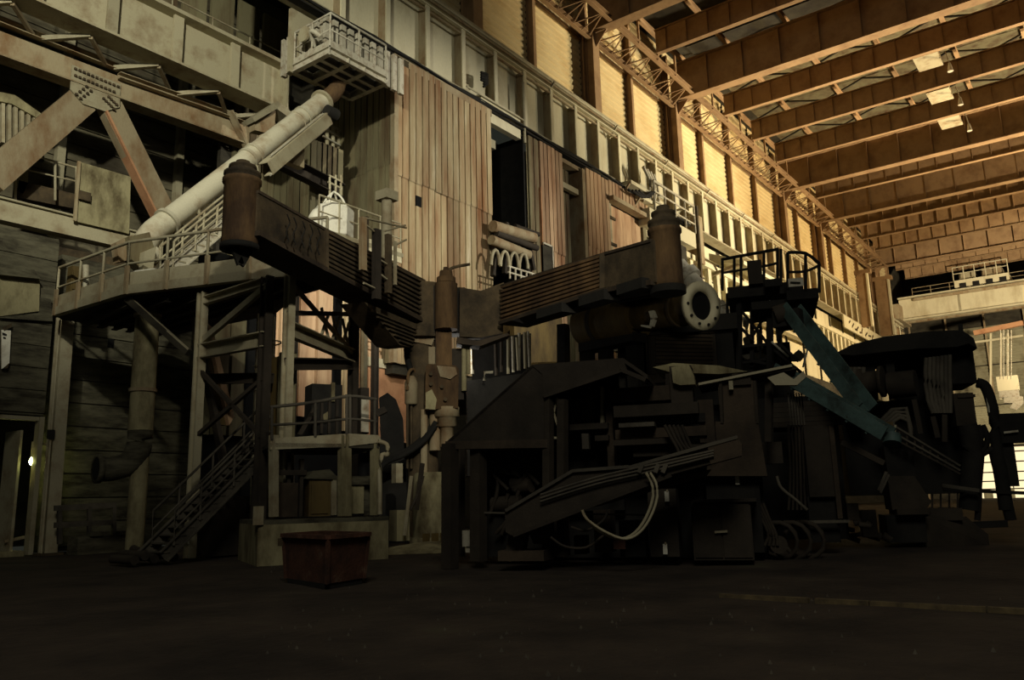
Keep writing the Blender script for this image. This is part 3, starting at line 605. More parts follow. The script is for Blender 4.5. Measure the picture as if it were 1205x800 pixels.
for (x, y0, y1) in ((385, 150, 215), (392, 148, 220), (399, 152, 225), (376, 170, 205)): tb(T, 'pipe', STEEL, [P(x, y0, y=33.25), P(x, y1, y=33.25)], .12)
for y0 in (142, 150, 160): bar(T, 'rail', PLATE, P(380, y0, y=33.1), P(405, y0+14, y=33.1), .1)
T = thing('rusty_hopper', 'rusty tapered hopper under the end of the upper left girder', 'hopper', P(317, 155, y=33.4))
poly(T, 'tapered_plate', RSTEEL, [(300, 142), (325, 127), (323, 148), (312, 156), (300, 153)], YP(32.6), .5); bar(T, 'hanger', STEEL, P(312, 134, y=33.0), (24.9, 33.8, 22.2), .3)
poly(T, 'bearing_plate', STEEL, [(297, 138), (327, 119), (346, 134), (344, 141), (326, 128), (300, 143)], YP(32.4), .9)

# ================================================================== lower deck with railing, open stair
ZD = 8.75
pA, pB, pC, pD = [P(x, y, z=ZD) for x, y in ((65, 371), (148, 346), (292, 329), (384, 321))]
T = thing('lower_deck', 'dusty polygonal steel deck with railing at the foot of the sloping duct', 'platform', (16, 24, ZD))
back = [V((pD.x+2.5, 25.5, ZD)), V((pD.x+2.0, 31.5, ZD)), V((pA.x+.5, 32.0, ZD))]
MB().prism([pA, pB, pC, pD]+back, (0, 0, .12)).build('deck_plate', DARKS, T)
for a, b, nm in ((pA, pB, 'west'), (pB, pC, 'south'), (pC, pD, 'front')):
    bar(T, 'edge_channel', STEEL, a+V((0, 0, .12)), b+V((0, 0, .12)), .25, .3); n = max(2, round((b-a).length/1.6))
    for k in range(n):
        p, q = a.lerp(b, (k+.02)/n), a.lerp(b, (k+.98)/n); bar(T, 'toe_plate', STEEL, p+V((0, 0, .52)), q+V((0, 0, .52)), .04, .46)
        bar(T, 'rail_bracket', RSTEEL, p+V((-.1, -.12, -.05)), p+V((-.1, -.12, .95)), .16, .1)
    railing(T, [a+V((0, 0, .3)), b+V((0, 0, .3))], 1.55, STEEL, (b-a).length/n, .05)
for k in range(6): ib(T, 'joist', DARKS, pB.lerp(pD, k/5)+V((.3, .2, -.15)), V((pB.lerp(pD, k/5).x+.8, 31, ZD-.15)), .2, .3)
poly(T, 'dust_heap', CONL, [(236, 324), (262, 311), (300, 317), (300, 328), (240, 330)], YP(24.8), .8)
poly(T, 'dust_heap', WHITE, [(152, 325), (160, 318), (184, 315), (188, 324)], YP(26.9), .5)
bar(T, 'knee_brace', DARKS, pB+V((.2, .2, -.1)), P(222, 415, y=24.5), .22); bar(T, 'knee_brace', STEEL, pB+V((.2, .1, -.05)), P(222, 411, y=24.4), .06)
T = thing('crumpled_sheeting', 'crumpled grey sheeting heaped under the mouth of the sloping duct', 'sheeting', P(170, 325, y=27.6))
poly(T, 'sheet', CLADG, [(152, 278), (176, 273), (184, 300), (170, 320), (155, 305)], YP(27.6), .5); poly(T, 'sheet', STEEL, [(170, 296), (184, 290), (180, 318), (168, 322)], YP(27.3), .3); poly(T, 'sheet', RSTEEL, [(137, 285), (156, 276), (160, 305), (140, 308)], YP(27.9), .4)
T = thing('deck_cabinet', 'ochre cabinet behind the railing of the lower deck', 'cabinet', P(90, 345, y=31.4))
dc = bx(T, 'body', OLIVE, P(83, 346, y=31.3), P(97, 318, y=31.7)); bx(dc, 'door', OLIVE, P(85, 340, y=31.25), P(95, 320, y=31.3)); cy(T, 'pipe', DUCT, P(101, 345, y=31), P(101, 312, y=31), .12, 8)
T = thing('deck_stair', 'open steel stair with handrails rising from the lower deck behind the rust cylinder', 'stair', P(205, 318, y=24))
a, b = P(203, 318, y=27.0), P(283, 250, y=27.0)
for o in (0, .9):
    ch(T, 'stringer', PLATE, a+V((0, o, 0)), b+V((0, o, 0)), .1, .4); tb(T, 'handrail', STEEL, [a+V((0, o, 1.1)), b+V((0, o, 1.1))], .05); tb(T, 'mid_rail', STEEL, [a+V((0, o, .6)), b+V((0, o, .6))], .04)
    for k in range(4): p = a.lerp(b, k/3.2)+V((0, o, 0)); tb(T, 'railing_post', STEEL, [p, p+V((0, 0, 1.1))], .05)
for k in range(11): p = a.lerp(b, (k+.5)/11); bx(T, 'tread', STEEL, p+V((-.14, 0, -.02)), p+V((.14, .9, .03)))

# ================================================================== steel tower under the deck
T = thing('steel_tower', 'braced steel tower frame carrying the lower deck above the stairs', 'tower', (15, 22, 0))
TA, TB_, TC, TD = V((14.95, 24.0, 0)), V((15.15, 20.8, 0)), V((15.55, 20.2, 0)), V((20.2, 22.4, 0))
zt = lambda v, z: V((v.x, v.y, z))
for v, w_, z0 in ((TA, .26, 0), (TB_, .27, 0), (TC, .24, 1.2), (TD, .27, 2.5)): ib(T, 'post', STEEL if w_ < .265 else MACH, zt(v, z0), zt(v, 8.6), w_, w_, .06, (0, 1, 0))
ch(T, 'beam', STEEL, zt(TA, 6.6), zt(TB_, 6.6), .25, .45); ch(T, 'beam', STEEL, zt(TA, 8.3), zt(TB_, 8.45), .2, .25); bar(T, 'brace', STEEL, zt(TA, 6.9), zt(TB_, 8.3), .14, .2)
bar(T, 'brace', MACH, zt(TA, 3.8), zt(TB_, 5.4), .12); bar(T, 'brace', MACH, zt(TA, 6.0), zt(TB_, 3.6), .12); ch(T, 'beam', MACH, zt(TA, 5.9)+V((1, 1, 0)), zt(TB_, 5.6)+V((1, 1, 0)), .2, .3)
ch(T, 'beam', STEEL, zt(TC, 6.9), zt(TD, 6.9), .25, .45); ch(T, 'beam', MACH, zt(TC, 5.8), zt(TD, 6.6), .2, .35); bar(T, 'brace', MACH, zt(TC, 7.4), zt(TD, 8.5), .15); bar(T, 'brace', STEEL, zt(TC, 8.4), zt(TD, 7.0), .12)
for k in range(3):
    p = zt(TC.lerp(TD, .45+.17*k), 7.1); bar(T, 'brace', STEEL, p, p+V((.6, .3, 1.0)), .08); bar(T, 'brace', STEEL, p+V((.6, .3, 0)), p+V((0, 0, 1.0)), .08)
bx(T, 'column_plate', OLIVE, (16.6, 21.6, .2), (16.8, 22.9, 6.4)); bar(T, 'rear_post', CONL, (16.4, 21.3, 1.2), (16.4, 21.3, 6.4), .4)
T = thing('ladder_cage', 'dark caged ladder inside the steel tower behind the stairs', 'ladder', (18, 25, 0))
for x in (18, 18.7): bar(T, 'stile', STEEL, (x, 25.2, 0), (x, 25.2, 8.6), .07)
for k in range(21): tb(T, 'rung', STEEL, [(18, 25.2, .4+.4*k), (18.7, 25.2, .4+.4*k)], .025, 5)
for k in range(6): tb(T, 'hoop', STEEL, [V((18.35-.45*math.cos(a), 25.2-.75*math.sin(a), 3+.9*k)) for a in [math.pi*i/8 for i in range(9)]], .03, 5)
T = thing('slanted_chute', 'ochre sheet chute leaning inside the steel tower', 'chute', (17.5, 27, 3))
poly(T, 'face', OLIVE, [(232, 372), (243, 375), (252, 400), (272, 500), (258, 500), (236, 410)], YP(26), .4); poly(T, 'side', PINK, [(244, 380), (250, 385), (276, 490), (270, 500)], YP(25.8), .3); poly(T, 'pole', MACH, [(236, 405), (240, 405), (292, 652), (285, 652)], YP(25.6), .3)

# stairs to the ground
T = thing('ground_stair', 'dark steel stair with handrails climbing from the floor to the tower, lower left', 'stair', (13.3, 23, 0))
a, b = P(166, 655, y=23.3), P(300, 523, y=23.3); a.z = max(a.z, .05)
a2, b2 = V((a.x+.1, a.y-1.0, a.z)), V((b.x+.1, b.y-1.0, b.z))
for p, q in ((a, b), (a2, b2)):
    ch(T, 'stringer', SOOTL, p, q, .1, .34); tb(T, 'handrail', SOOTL, [p+V((.3, 0, .3)), p+V((.3, 0, 1.3)), q+V((0, 0, 1.1))], .04); tb(T, 'mid_rail', SOOTL, [p+V((.3, 0, .75)), q+V((0, 0, .6))], .03)
    for k in (1, 2, 3): r_ = p.lerp(q, k/3.4); tb(T, 'railing_post', SOOTL, [r_, r_+V((0, 0, 1.1))], .035)
for k in range(15): p = a.lerp(b, (k+.6)/15); bx(T, 'tread', SOOTL, p+V((-.13, -1.0, -.02)), p+V((.15, 0, .02)))
ib(T, 'support_post', MACH, (b.x-.6, b.y-1.0, 0), (b.x-.6, b.y-1.0, b.z-.8), .2, .2); bx(T, 'landing', MACH, (b.x, b.y-1.0, b.z-.1), (b.x+2.2, b.y+.2, b.z))
T = thing('floor_tube_bundle', 'heap of short dark pipes lying on the floor at the stair foot', 'pipes', (12.9, 23.4, 0))
for k in range(5): cy(T, 'pipe', MACH, (12.4+.3*k, 22.6, .14+.1*(k % 2)), (12.5+.3*k, 24.0, .14+.12*(k % 3)), .13, 9)
T = thing('grey_boiler', 'grey ribbed box behind the lower stair with a white tag', 'box', (16.3, 24.0, 0))
bx(T, 'body', MACH, (15.8, 23.9, 0), (17.0, 25, 1.9)); bx(T, 'body_step', MACH, (17.0, 23.7, 0), (18.4, 25, 1.6)); bx(T, 'tag', WHITE, P(222, 640, y=23.85), P(226, 629, y=23.9))
# ================================================================== furnace mast with two swing arms
MC = V((22.0, 20.6, 0)); ZL, ZH = 7.72, 9.75
def arm(label, root, tip, px, n, m_rib, r):
    """px: photo readings (x, top y, bottom y) at root, splice and tip, and (body top, body bottom) of the tip cylinder"""
    R, E_ = V((root[0], root[1], 0)), V((tip[0], tip[1], 0)); d = (E_-R).normalized(); n = V(n).normalized(); pl = ((R.x, R.y), (d.x, d.y))
    (rx, rt, rb_), (sx, st_, sb), (tx, tt, tb_) = px[:3]
    g = lambda x, y: P(x, y, pl=pl)
    rb3, rt3, sb3, st3, tb3, tt3 = g(rx, rb_), g(rx, rt), g(sx, sb), g(sx, st_), g(tx, tb_), g(tx, tt)
    tb3 = V((E_.x, E_.y, tb3.z)); tt3 = V((E_.x, E_.y, tt3.z))
    T = thing('slewing_boom', label, 'arm', V((E_.x, E_.y, tb3.z)))
    th = .95
    MB().prism([rb3, sb3, st3, rt3], n*-th*.9).build('ribbed_box', DRUST, T)
    MB().prism([sb3+n*.04, tb3+n*.04, tt3+n*.04, st3+n*.04], n*-th).build('end_box', DRUST, T)
    mid = n*(-th/2)
    bar(T, 'bottom_flange', MACHB, rb3+mid, sb3+mid, th+.3, .12); bar(T, 'bottom_flange', MACHB, sb3+mid, tb3+mid, th+.3, .14)
    bar(T, 'top_flange', MACHB, rt3+mid, st3+mid, th+.15, .08); bar(T, 'top_flange', MACHB, st3+mid, tt3+mid, th+.15, .08)
    bar(T, 'splice_plate', DRUST, sb3+n*.07, st3+n*.07, .16, .1)
    for k in range(9):
        f = (k+.5)/9; bar(T, 'side_rib', m_rib, rb3.lerp(rt3, f)+n*.05, sb3.lerp(st3, f)+n*.05, .13, .085)
    c = E_ + mid; z0, z1, z2 = g(tx, px[3][1]).z, g(tx, px[3][0]).z, g(tx, px[3][2]).z; h = z1-z0
    z = lambda q: V((c.x, c.y, q))
    MB().lathe(z(z0), z(z1), [(0, r*.92), (.08, r*1.02), (.16, r), (h-.12, r), (h-.1, r*1.1), (h, r*1.1)], 24).build('tip_cylinder', RUST, T)
    H = z2-z1
    MB().lathe(z(z1), z(z2), [(0, r), (H*.2, r), (H*.22, r*1.05), (H*.36, r*1.05), (H*.4, r*.8), (H*.62, r*.72), (H*.64, r*.8), (H*.74, r*.78), (H*.76, r*.45), (H, r*.4)], 20).build('tip_cap', DRUST, T)
    return T, z(z0), (lambda s, z_, o=0: R + d*s + n*o + V((0, 0, z_)))
r0 = P(500, 360, pl=M(-.4))
TL, p, atl = arm('dark rusty ribbed furnace arm reaching left to a rust brown upright cylinder', (r0.x, r0.y), (12.25, 17.4), [(499, 331, 380), (381, 270, 318), (312, 231, 280), (214, 292, 192)], (.316, -.949, 0), DRUST, .46)
r0 = P(592, 360, pl=M(-1.4))
TR, p2, atr = arm('dark rusty ribbed furnace arm reaching right to a tall stepped cylinder', (r0.x, r0.y), (19.8, 9.75), [(592, 336, 380), (711, 299, 342), (775, 280, 331), (264, 334, 235)], (-.975, .2215, 0), RUST, .44)
MB().lathe(p-V((0, 0, .12)), p+V((0, 0, .02)), [(0, .34), (0, .5), (.14, .5), (.14, .34)], 18, False).build('ring', BLACK, TL)
bar(TL, 'hook_plate', BLACK, p+V((-.2, 0, 0)), p+V((.05, 0, -.5)), .08, .2); bar(TL, 'hook_plate', BLACK, p+V((.3, 0, 0)), p+V((.05, 0, -.5)), .08, .2)
MB().prism([atl(.6, ZL+.2), atl(1.2, ZL-.75), atl(2.0, ZL-.8), atl(4.4, ZL+.2)], V((.316, -.949, 0))*-.9).build('lower_box', DRUST, TL)
for k in range(6):
    z = ZL-.02-.13*k; bar(TL, 'lower_rib', DRUST, atl(.8+.08*k, z, .05), atl(4.0-.38*k, z, .05), .09, .06)
for x, y0, y1, r_, m_ in ((427, 256, 318, .09, RSTEEL), (443, 270, 352, .11, MACH), (457, 276, 345, .09, DRUST), (465, 284, 335, .045, STEEL)):
    pl_ = ((atl(0, 0, .75).x, atl(0, 0, .75).y), (-.949, -.316)); pbar(TL, 'ladder_stile', m_, x, y1, x, y0, pl_, r_*1.6, r_*2.2)
for x0, y0, x1, y1 in ((427, 262, 440, 272), (443, 340, 428, 333), (443, 303, 457, 312), (452, 272, 477, 265), (427, 256, 478, 268), (466, 288, 478, 282), (444, 320, 457, 330)): ptube(TL, 'ladder_rail', STEEL, [(x0, y0), (x1, y1)], pl_, .035)
p = P(455, 262, pl=away(pl_, 1.7)); q = P(455, 236, pl=away(pl_, 1.7)); cy(TL, 'hydraulic_jack', STEEL, V((p.x, p.y, p.z-2.5)), V((p.x, p.y, q.z)), .2, 12); bx(TL, 'jack_head', STEEL, V((p.x-.3, p.y-.3, q.z)), V((p.x+.3, p.y+.3, q.z+.35)))
for k, x in enumerate((338, 346, 356, 365, 374)): ptube(TL, 'cracked_seam', BLACK, [(x, 252+4*k), (x+3, 262+4*k), (x-1, 272+4*k), (x+2, 284+4*k)], away(pl_, .62), .02, 5)
cy(TR, 'under_flange', BLACK, p2-V((0, 0, .2)), p2, .5, 20)
for x in (640, 690, 735): pbar(TR, 'under_bracket', BLACK, x, 380-.3*(x-590)+6, x+30, 380-.3*(x-560)+6, ((r0.x, r0.y), norm2((19.8-r0.x, 9.75-r0.y))), .6, .3)
T = thing('furnace_mast', 'rust brown furnace mast with hinge drum and valve block where the two arms meet', 'mast', (MC.x, MC.y, 0))
cy(T, 'hinge_drum', RUST, P(525, 388, pl=M(-.9)), P(525, 334, pl=M(-.9)).xy.to_3d()+V((0, 0, P(525, 334, pl=M(-.9)).z)), .42, 20)
cy(T, 'shaft', DRUST, (MC.x, MC.y, 0), (MC.x, MC.y, ZH-.3), .55, 20); cy(T, 'hinge_head', DRUST, (MC.x, MC.y, ZL-.2), (MC.x, MC.y, P(525, 338, pl=M(0)).z), .9, 24)
rect(T, 'hinge_core', BLACK, 502, 338, 548, 392, M(-.45), .8)
q = P(525, 333, pl=M(-.9)); MB().lathe(q, q+V((0, 0, .8)), [(0, .36), (.2, .36), (.22, .26), (.45, .24), (.47, .12), (.6, .1)], 14).build('grease_cap', RUST, T)
tb(T, 'grease_pipe', DRUST, smooth([q+V((.1, 0, .1)), q+V((.25, 0, .6)), q+V((.9, -.4, .85))]), .06)
poly(T, 'hinge_plate', DRUST, [(541, 338), (566, 342), (593, 332), (592, 392), (566, 397), (541, 396)], M(-1.0), .5); poly(T, 'hinge_flange', MACHB, [(538, 396), (562, 401), (596, 392), (600, 388), (600, 394), (565, 407), (538, 404)], M(-1.15), .8)
poly(T, 'hinge_plate', MACH, [(498, 336), (512, 336), (512, 392), (498, 388)], M(-.8), .5); poly(T, 'hinge_flange', RSTEEL, [(462, 392), (500, 386), (512, 396), (508, 406), (482, 401)], M(-.6), .8)
for x0, y0, x1, y1, k, d_, m_ in ((513, 388, 532, 432, -.9, .6, RUST), (532, 410, 546, 470, -.6, .5, MACH), (497, 408, 516, 434, -.5, .5, RSTEEL)): rect(T, 'column_plate', m_, x0, y0, x1, y1, M(k), d_)
vb = poly(T, 'valve_block', RUST, [(501, 432), (504, 428), (536, 430), (540, 434), (539, 480), (500, 482)], M(-1.2), .8)
poly(vb, 'valve_cover', RSTEEL, [(514, 430), (536, 432), (538, 440), (530, 446), (518, 443)], M(-1.28), .1); poly(vb, 'pale_patch', CONL, [(501, 462), (508, 458), (514, 470), (512, 482), (501, 481)], M(-1.26), .08)
for x, y in ((507, 440), (507, 452), (520, 455), (524, 470)): p = P(x, y, pl=M(-1.25)); cy(vb, 'bolt', DRUST, p, p-nrm(M(0))*.08, .07, 8)
p = P(526, 522, pl=M(-.8)); MB().lathe(p-V((0, 0, .1)), p+V((0, 0, 1.4)), [(0, .24), (.7, .24), (.72, .36), (1.05, .36), (1.07, .46), (1.4, .46)], 16).build('lower_cylinder', RSTEEL, T)
for x, y0, y1, r_ in ((546, 405, 460, .1), (551, 405, 440, .06), (499, 482, 640, .14), (507, 485, 530, .05), (512, 485, 530, .2)): tb(T, 'standpipe', CONL if r_ < .12 else RSTEEL, [P(x, y0, pl=M(-.7)), P(x, y1, pl=M(-.7))], r_)
p = P(510, 640, pl=M(-.6)); q = P(510, 556, pl=M(-.6)); MB().lathe(V((p.x, p.y, 0)), V((p.x, p.y, q.z)), [(0, .85), (.35, .85), (.36, .72), (q.z-.1, .7), (q.z, .62)], 22).build('base_drum', CONL, T)
for k in range(7): a = 3.6+.35*k; bar(T, 'drum_lug', OLIVE, V((p.x+.86*math.cos(a), p.y+.86*math.sin(a), .1)), V((p.x+.86*math.cos(a), p.y+.86*math.sin(a), .5)), .18)
T = thing('gas_bottle', 'rust stained hanging accumulator bottle left of the mast valve block', 'bottle', P(484, 478, pl=M(-.5)))
p = P(484, 476, pl=M(-.5)); MB().lathe(p, p+V((0, 0, 1.2)), [(0, .2), (.04, .24), (.8, .24), (.98, .17), (1.05, .1)], 14).build('body', RSTEEL, T)
for dx in (-.2, 0, .2): tb(T, 'pipe', DRUST, [p+V((dx, 0, 0)), p+V((dx, 0, -2.3))], .05)
tb(T, 'strap', RUST, smooth([p+V((-.25, -.05, .5)), p+V((-.2, -.05, 1.1)), p+V((.05, -.05, 1.3)), p+V((.25, -.05, 1.1))]), .06); tb(T, 'hose', BLACK, smooth([p+V((0, 0, 1.2)), P(480, 425, pl=M(-.4)), P(478, 405, pl=M(-.4))]), .12)
T = thing('hose_bundle', 'dark sagging hoses running from the mast foot to the left', 'hose', P(470, 520, pl=M(-.6)))
for k in range(3): ptube(T, 'hose', BLACK, [(513, 492+4*k), (500, 512+3*k), (478, 530+2*k), (452, 540+3*k), (440, 560+3*k)], M(-.7-.15*k), .09)
T = thing('tarpaulin_heap', 'tall heap of black tarpaulin between the small platform and the mast', 'tarpaulin', (21.5, 22.3, 0))
poly(T, 'heap', BLACK, [(446, 468), (456, 462), (466, 470), (474, 492), (476, 545), (466, 560), (440, 552), (448, 520)], M(.3), .9); poly(T, 'fold', MACH, [(442, 482), (452, 478), (456, 484), (444, 490)], M(.2), .2); poly(T, 'lower_heap', BLACK, [(436, 550), (478, 540), (482, 638), (452, 640)], M(.5), .8)
T = thing('slag_heap', 'pale grit heap spread round the foot of the furnace mast', 'heap', (20.9, 19.4, -.06))
hp = MB(); n = 14
ring = lambda r_, z: [V((20.9+r_*1.6*math.cos(6.283*i/n+.2)*(1+.12*math.sin(3*i)), 19.2+r_*math.sin(6.283*i/n)*(1+.15*math.cos(2*i)), z)) for i in range(n)]
r0, r1, r2 = ring(1.5, -.05), ring(.95, .13), ring(.4, .22); vs = r0+r1+r2+[V((20.9, 19.2, .25))]
hp.add(vs, [(i, (i+1) % n, n+(i+1) % n, n+i) for i in range(n)] + [(n+i, n+(i+1) % n, 2*n+(i+1) % n, 2*n+i) for i in range(n)] + [(2*n+i, 2*n+(i+1) % n, 3*n) for i in range(n)], True); hp.build('grit', CONL, T)

# bulk bag on its stand
T = thing('bag_stand', 'railed stand beside the cladding box that carries the white bulk bag', 'stand', (22.2, 27, 0))
b0 = P(392, 282, y=27.5); zb = b0.z
bx(T, 'deck', STEEL, (b0.x-1.6, 26.6, zb-.2), (b0.x+3.6, 28.6, zb)); 
for x in (b0.x-1.4, b0.x+3.4): ib(T, 'post', MACH, (x, 28.3, 0), (x, 28.3, zb-.2), .25, .25)
railing(T, [(b0.x-1.5, 26.7, zb), (b0.x+.8, 26.7, zb), (b0.x+3.5, 26.7, zb)], 1.5, STEEL, 1.1, .04)
bx(T, 'toe_panel', CREAM, (b0.x+.9, 26.62, zb-.5), (b0.x+3.5, 26.68, zb+.2)); bx(T, 'window_frame', STEEL, (b0.x+1.1, 28.5, zb), (b0.x+2.0, 28.6, zb+2)); bx(T, 'dark_pane', VOID, (b0.x+1.2, 28.42, zb+.2), (b0.x+1.9, 28.5, zb+1.9))
bx(T, 'diagonal_brace', DRUST, (b0.x+1.1, 26.5, zb-.9), (b0.x+1.25, 26.6, zb+1.2))
T = thing('bulk_bag', 'white woven bulk bag with lifting loops on the railed stand', 'bag', (b0.x, 27.4, zb))
MB().lathe((b0.x, 27.5, zb), (b0.x, 27.5, zb+2), [(0, .8), (.08, .9), (1.3, .92), (1.48, .84), (1.56, .5), (1.75, .46), (1.8, .3)], 8).build('sack', WHITE, T).data.polygons.foreach_set('use_smooth', [False]*(8*6+2))
MB().lathe((b0.x-.75, 27.6, zb), (b0.x-.75, 27.6, zb+1.4), [(0, .4), (.3, .5), (.9, .48), (1.2, .3), (1.3, .1)], 9).build('side_fold', WHITE, T)
for a in range(4): an = a*1.57+.5; c = V((b0.x, 27.5, zb)); tb(T, 'lifting_loop', WHITE, smooth([c+V((.65*math.cos(an), .65*math.sin(an), 1.4)), c+V((.35*math.cos(an), .35*math.sin(an), 2.0)), c+V((0, 0, 2.3))]), .05)

# small things on the right part of the long wall
T = thing('wall_balcony', 'small pale railed balcony on the long wall just right of the stepped cylinder', 'balcony', P(800, 270, y=28.8))
a, b = P(790, 256, y=28.3), P(818, 270, y=28.3); z = a.z
bx(T, 'deck', CREAM, (a.x-4, 28.3, z-1.6), (b.x, 30.5, z-.2)); railing(T, [(a.x-3, 28.3, z-.2), (b.x, 28.3, z-.2), (b.x, 30.2, z-.2)], 2.6, PLATE, 2.0, .1, (.33, .66)); bar(T, 'drop_post', DRUST, (b.x+1.2, 28.6, z-9), (b.x+1.2, 28.6, z+2.8), .3); bx(T, 'under_box', DARKS, (a.x-2, 28.6, z-4.2), (b.x-1.5, 30.5, z-1.8)); bx(T, 'wall_box', RSTEEL, (b.x+1.8, 29.0, z-2.2), (b.x+3.4, 30, z+2.4))
T = thing('wall_canopy', 'ochre underside canopy sticking out of the long wall above the scaffold railing', 'canopy', P(862, 322, y=28.5))
a, b = P(835, 312, y=29.9), P(872, 334, y=29.9)
MB().prism([(a.x, 29.9, a.z+1.2), (a.x, 26.5, a.z-.2), (a.x, 26.5, a.z-.6), (a.x, 29.9, a.z+.5)], (b.x-a.x+3, 0, 0)).build('slab', CREAM, T); bar(T, 'bracket', RSTEEL, (a.x+.2, 29.9, a.z-1), (a.x+.2, 27, a.z-.4), .3); bar(T, 'bracket', RSTEEL, (b.x+2, 29.9, a.z-1), (b.x+2, 27, a.z-.4), .3)
T = thing('hose_bracket', 'bracket with looping pale hoses on the runway girder above the stepped cylinder', 'bracket', P(757, 220, y=29))
for (x0, y0, x1) in ((740, 212, 764), (752, 229, 774)):
    a = P(x0, y0, y=28.6); b = P(x1, y0+11, y=28.6); bx(T, 'shelf', CREAM, (a.x, 28.4, a.z-.3), (b.x, 29.5, a.z)); bar(T, 'shelf_stay', RSTEEL, (a.x, 28.5, a.z-.2), (a.x, 29.5, a.z-1.4), .15); bar(T, 'shelf_stay', RSTEEL, (b.x, 28.5, a.z-.2), (b.x, 29.5, a.z-1.4), .15)
for k in range(4): ptube(T, 'hose', PLATE, [(757+4*k, 196+3*k), (764+3*k, 212+2*k), (763+4*k, 228+2*k), (756+6*k, 236+k)], YP(28.6), .14)
for k in range(3): ptube(T, 'cable', BLACK, [(744+4*k, 224), (756+3*k, 232), (766+2*k, 226)], YP(28.2), .1)
T = thing('box_on_girder', 'flat pale steel box hung on the runway girder above the black opening', 'box', P(589, 120, y=29))
a, b = P(566, 113, y=29.2), P(612, 134, y=29.2); MB().hexa([V((a.x, 29.2, a.z-1.4)), V((b.x, 29.2, a.z-1.4)), V((b.x, 29.6, a.z-1.4)), V((a.x, 29.6, a.z-1.4)), V((a.x, 29.2, a.z+.2)), V((b.x, 29.2, a.z+.2)), V((b.x, 29.6, a.z+.2)), V((a.x, 29.6, a.z+.2))]).build('case', CREAM, T)
tb(T, 'post', STEEL, [(b.x+.3, 29.1, a.z-1.6), (b.x+.3, 29.1, a.z+2.8)], .1); tb(T, 'rail', STEEL, [(a.x-1.5, 29.1, a.z), (b.x+.3, 29.1, a.z)], .06)
for k in range(4): ptube(T, 'coil', BLACK, [(566, 85+3*k), (574, 88+3*k), (569, 93+3*k)], YP(29.2), .08)
T = thing('opening_machine', 'jumble of dark pipes and rollers at the foot of the black opening', 'machine', P(600, 300, y=28.5))
for (x0, y0, x1, y1, r_) in ((580, 266, 628, 280, .35), (584, 274, 632, 292, .2), (578, 282, 622, 300, .3), (606, 266, 634, 276, .15)): cy(T, 'roller', RSTEEL if r_ > .25 else MACH, P(x0, y0, y=28.3), P(x1, y1, y=28.3), r_, 10)
for (x0, y0, x1, y1) in ((596, 262, 594, 322), (614, 288, 622, 322), (582, 280, 580, 325), (620, 280, 628, 318)): pbar(T, 'leg', MACH, x0, y0, x1, y1, YP(28.6), .25)
for k in range(4): q = [P(583+11*k+5*math.cos(a), 312-18*math.sin(a)+k*1.5, y=28) for a in [math.pi*i/8 for i in range(9)]]; tb(T, 'hose_loop', STEEL, q, .1)
bx(T, 'plinth', OLIVE, (36, 26.7, 0), (41, 28.8, 13.6))
T = thing('opening_railing', 'short pale lattice railing right of the pipes above the right arm', 'railing', P(618, 322, y=27))
for k in range(7): tb(T, 'railing_post', PLATE, [P(600+6.5*k, 314+2*k, y=27), P(600+6.5*k, 328+1.6*k, y=27)], .06)
for y0 in (313, 320): tb(T, 'rail', PLATE, [P(598, y0, y=27), P(640, y0+13, y=27)], .06)

# ================================================================== burner pipes below the right arm
X23 = XP(23.2)
T = thing('burner_pipe', 'big dark horizontal pipe with an open pale flange under the right arm', 'pipe', P(760, 375, pl=X23))
A, B, E_ = P(688, 384, x=24), P(752, 372, x=23.4), P(823, 360, x=22.4); d = (E_-B).normalized()
cy(T, 'thick_shell', OLIVE, A, B, .72, 20); cy(T, 'shell_ring', MACH, A.lerp(B, .3), A.lerp(B, .36), .76, 20); MB().lathe(A+(A-B).normalized()*.35, A, [(0, .35), (.2, .6), (.37, .72)], 20).build('domed_end', OLIVE, T)
cy(T, 'thin_shell', OLIVE, B, E_, .5, 20); cy(T, 'shell_ring', DRUST, E_-d*.9, E_-d*.8, .56, 20)
ef = MB().lathe(E_, E_+d*.14, [(0, .44), (0, .74), (.14, .74), (.14, .44), (0, .44)], 24, False).build('flange', CREAM, T); cy(T, 'bore', VOID, E_-d*.02, E_+d*.02, .45, 20)
for k in range(10): a = k*.628; r_ = d.cross(V((0, 0, 1))).normalized(); p = E_+d*.15+r_*(.6*math.cos(a))+V((0, 0, .6*math.sin(a))); cy(ef, 'flange_hole', BLACK, p-d*.02, p+d*.012, .05, 6)
bar(T, 'cradle', BLACK, A+V((0, 0, -.8)), B+V((0, 0, -.7)), .7, .3); bar(T, 'guard', BLACK, P(730, 352, x=23), P(800, 340, x=22.5), .5, .3)
for x in (690, 712, 745): bar(T, 'support', BLACK, P(x, 395, x=24), V((P(x, 395, x=24).x, P(x, 395, x=24).y, 0)), .4)
T = thing('white_duct', 'white sloping duct with a collar behind the open pipe flange', 'duct', P(825, 350, x=34))
cy(T, 'tube', PLATE, P(797, 312, x=34), P(856, 378, x=34), .42, 14); cy(T, 'collar', PLATE, P(806, 322, x=34), P(812, 329, x=34), .6, 14); cy(T, 'collar', PLATE, P(842, 362, x=34), P(846, 367, x=34), .5, 14); tb(T, 'side_pipe', PLATE, [P(824, 358, x=33.5), P(842, 380, x=33.5)], .14); p = P(850, 372, x=34); bar(T, 'leg', DRUST, p, V((p.x, p.y, 0)), .3)
T = thing('broken_lamp', 'small white broken lamp bracket under the dark horizontal pipe', 'bracket', P(766, 374, x=22.4))
for q in ([(763, 366), (769, 365), (772, 373), (766, 376)], [(766, 374), (771, 376), (768, 384), (764, 383)], [(754, 382), (766, 383), (764, 386), (754, 384)]): poly(T, 'piece', WHITE, q, XP(22.3), .12)
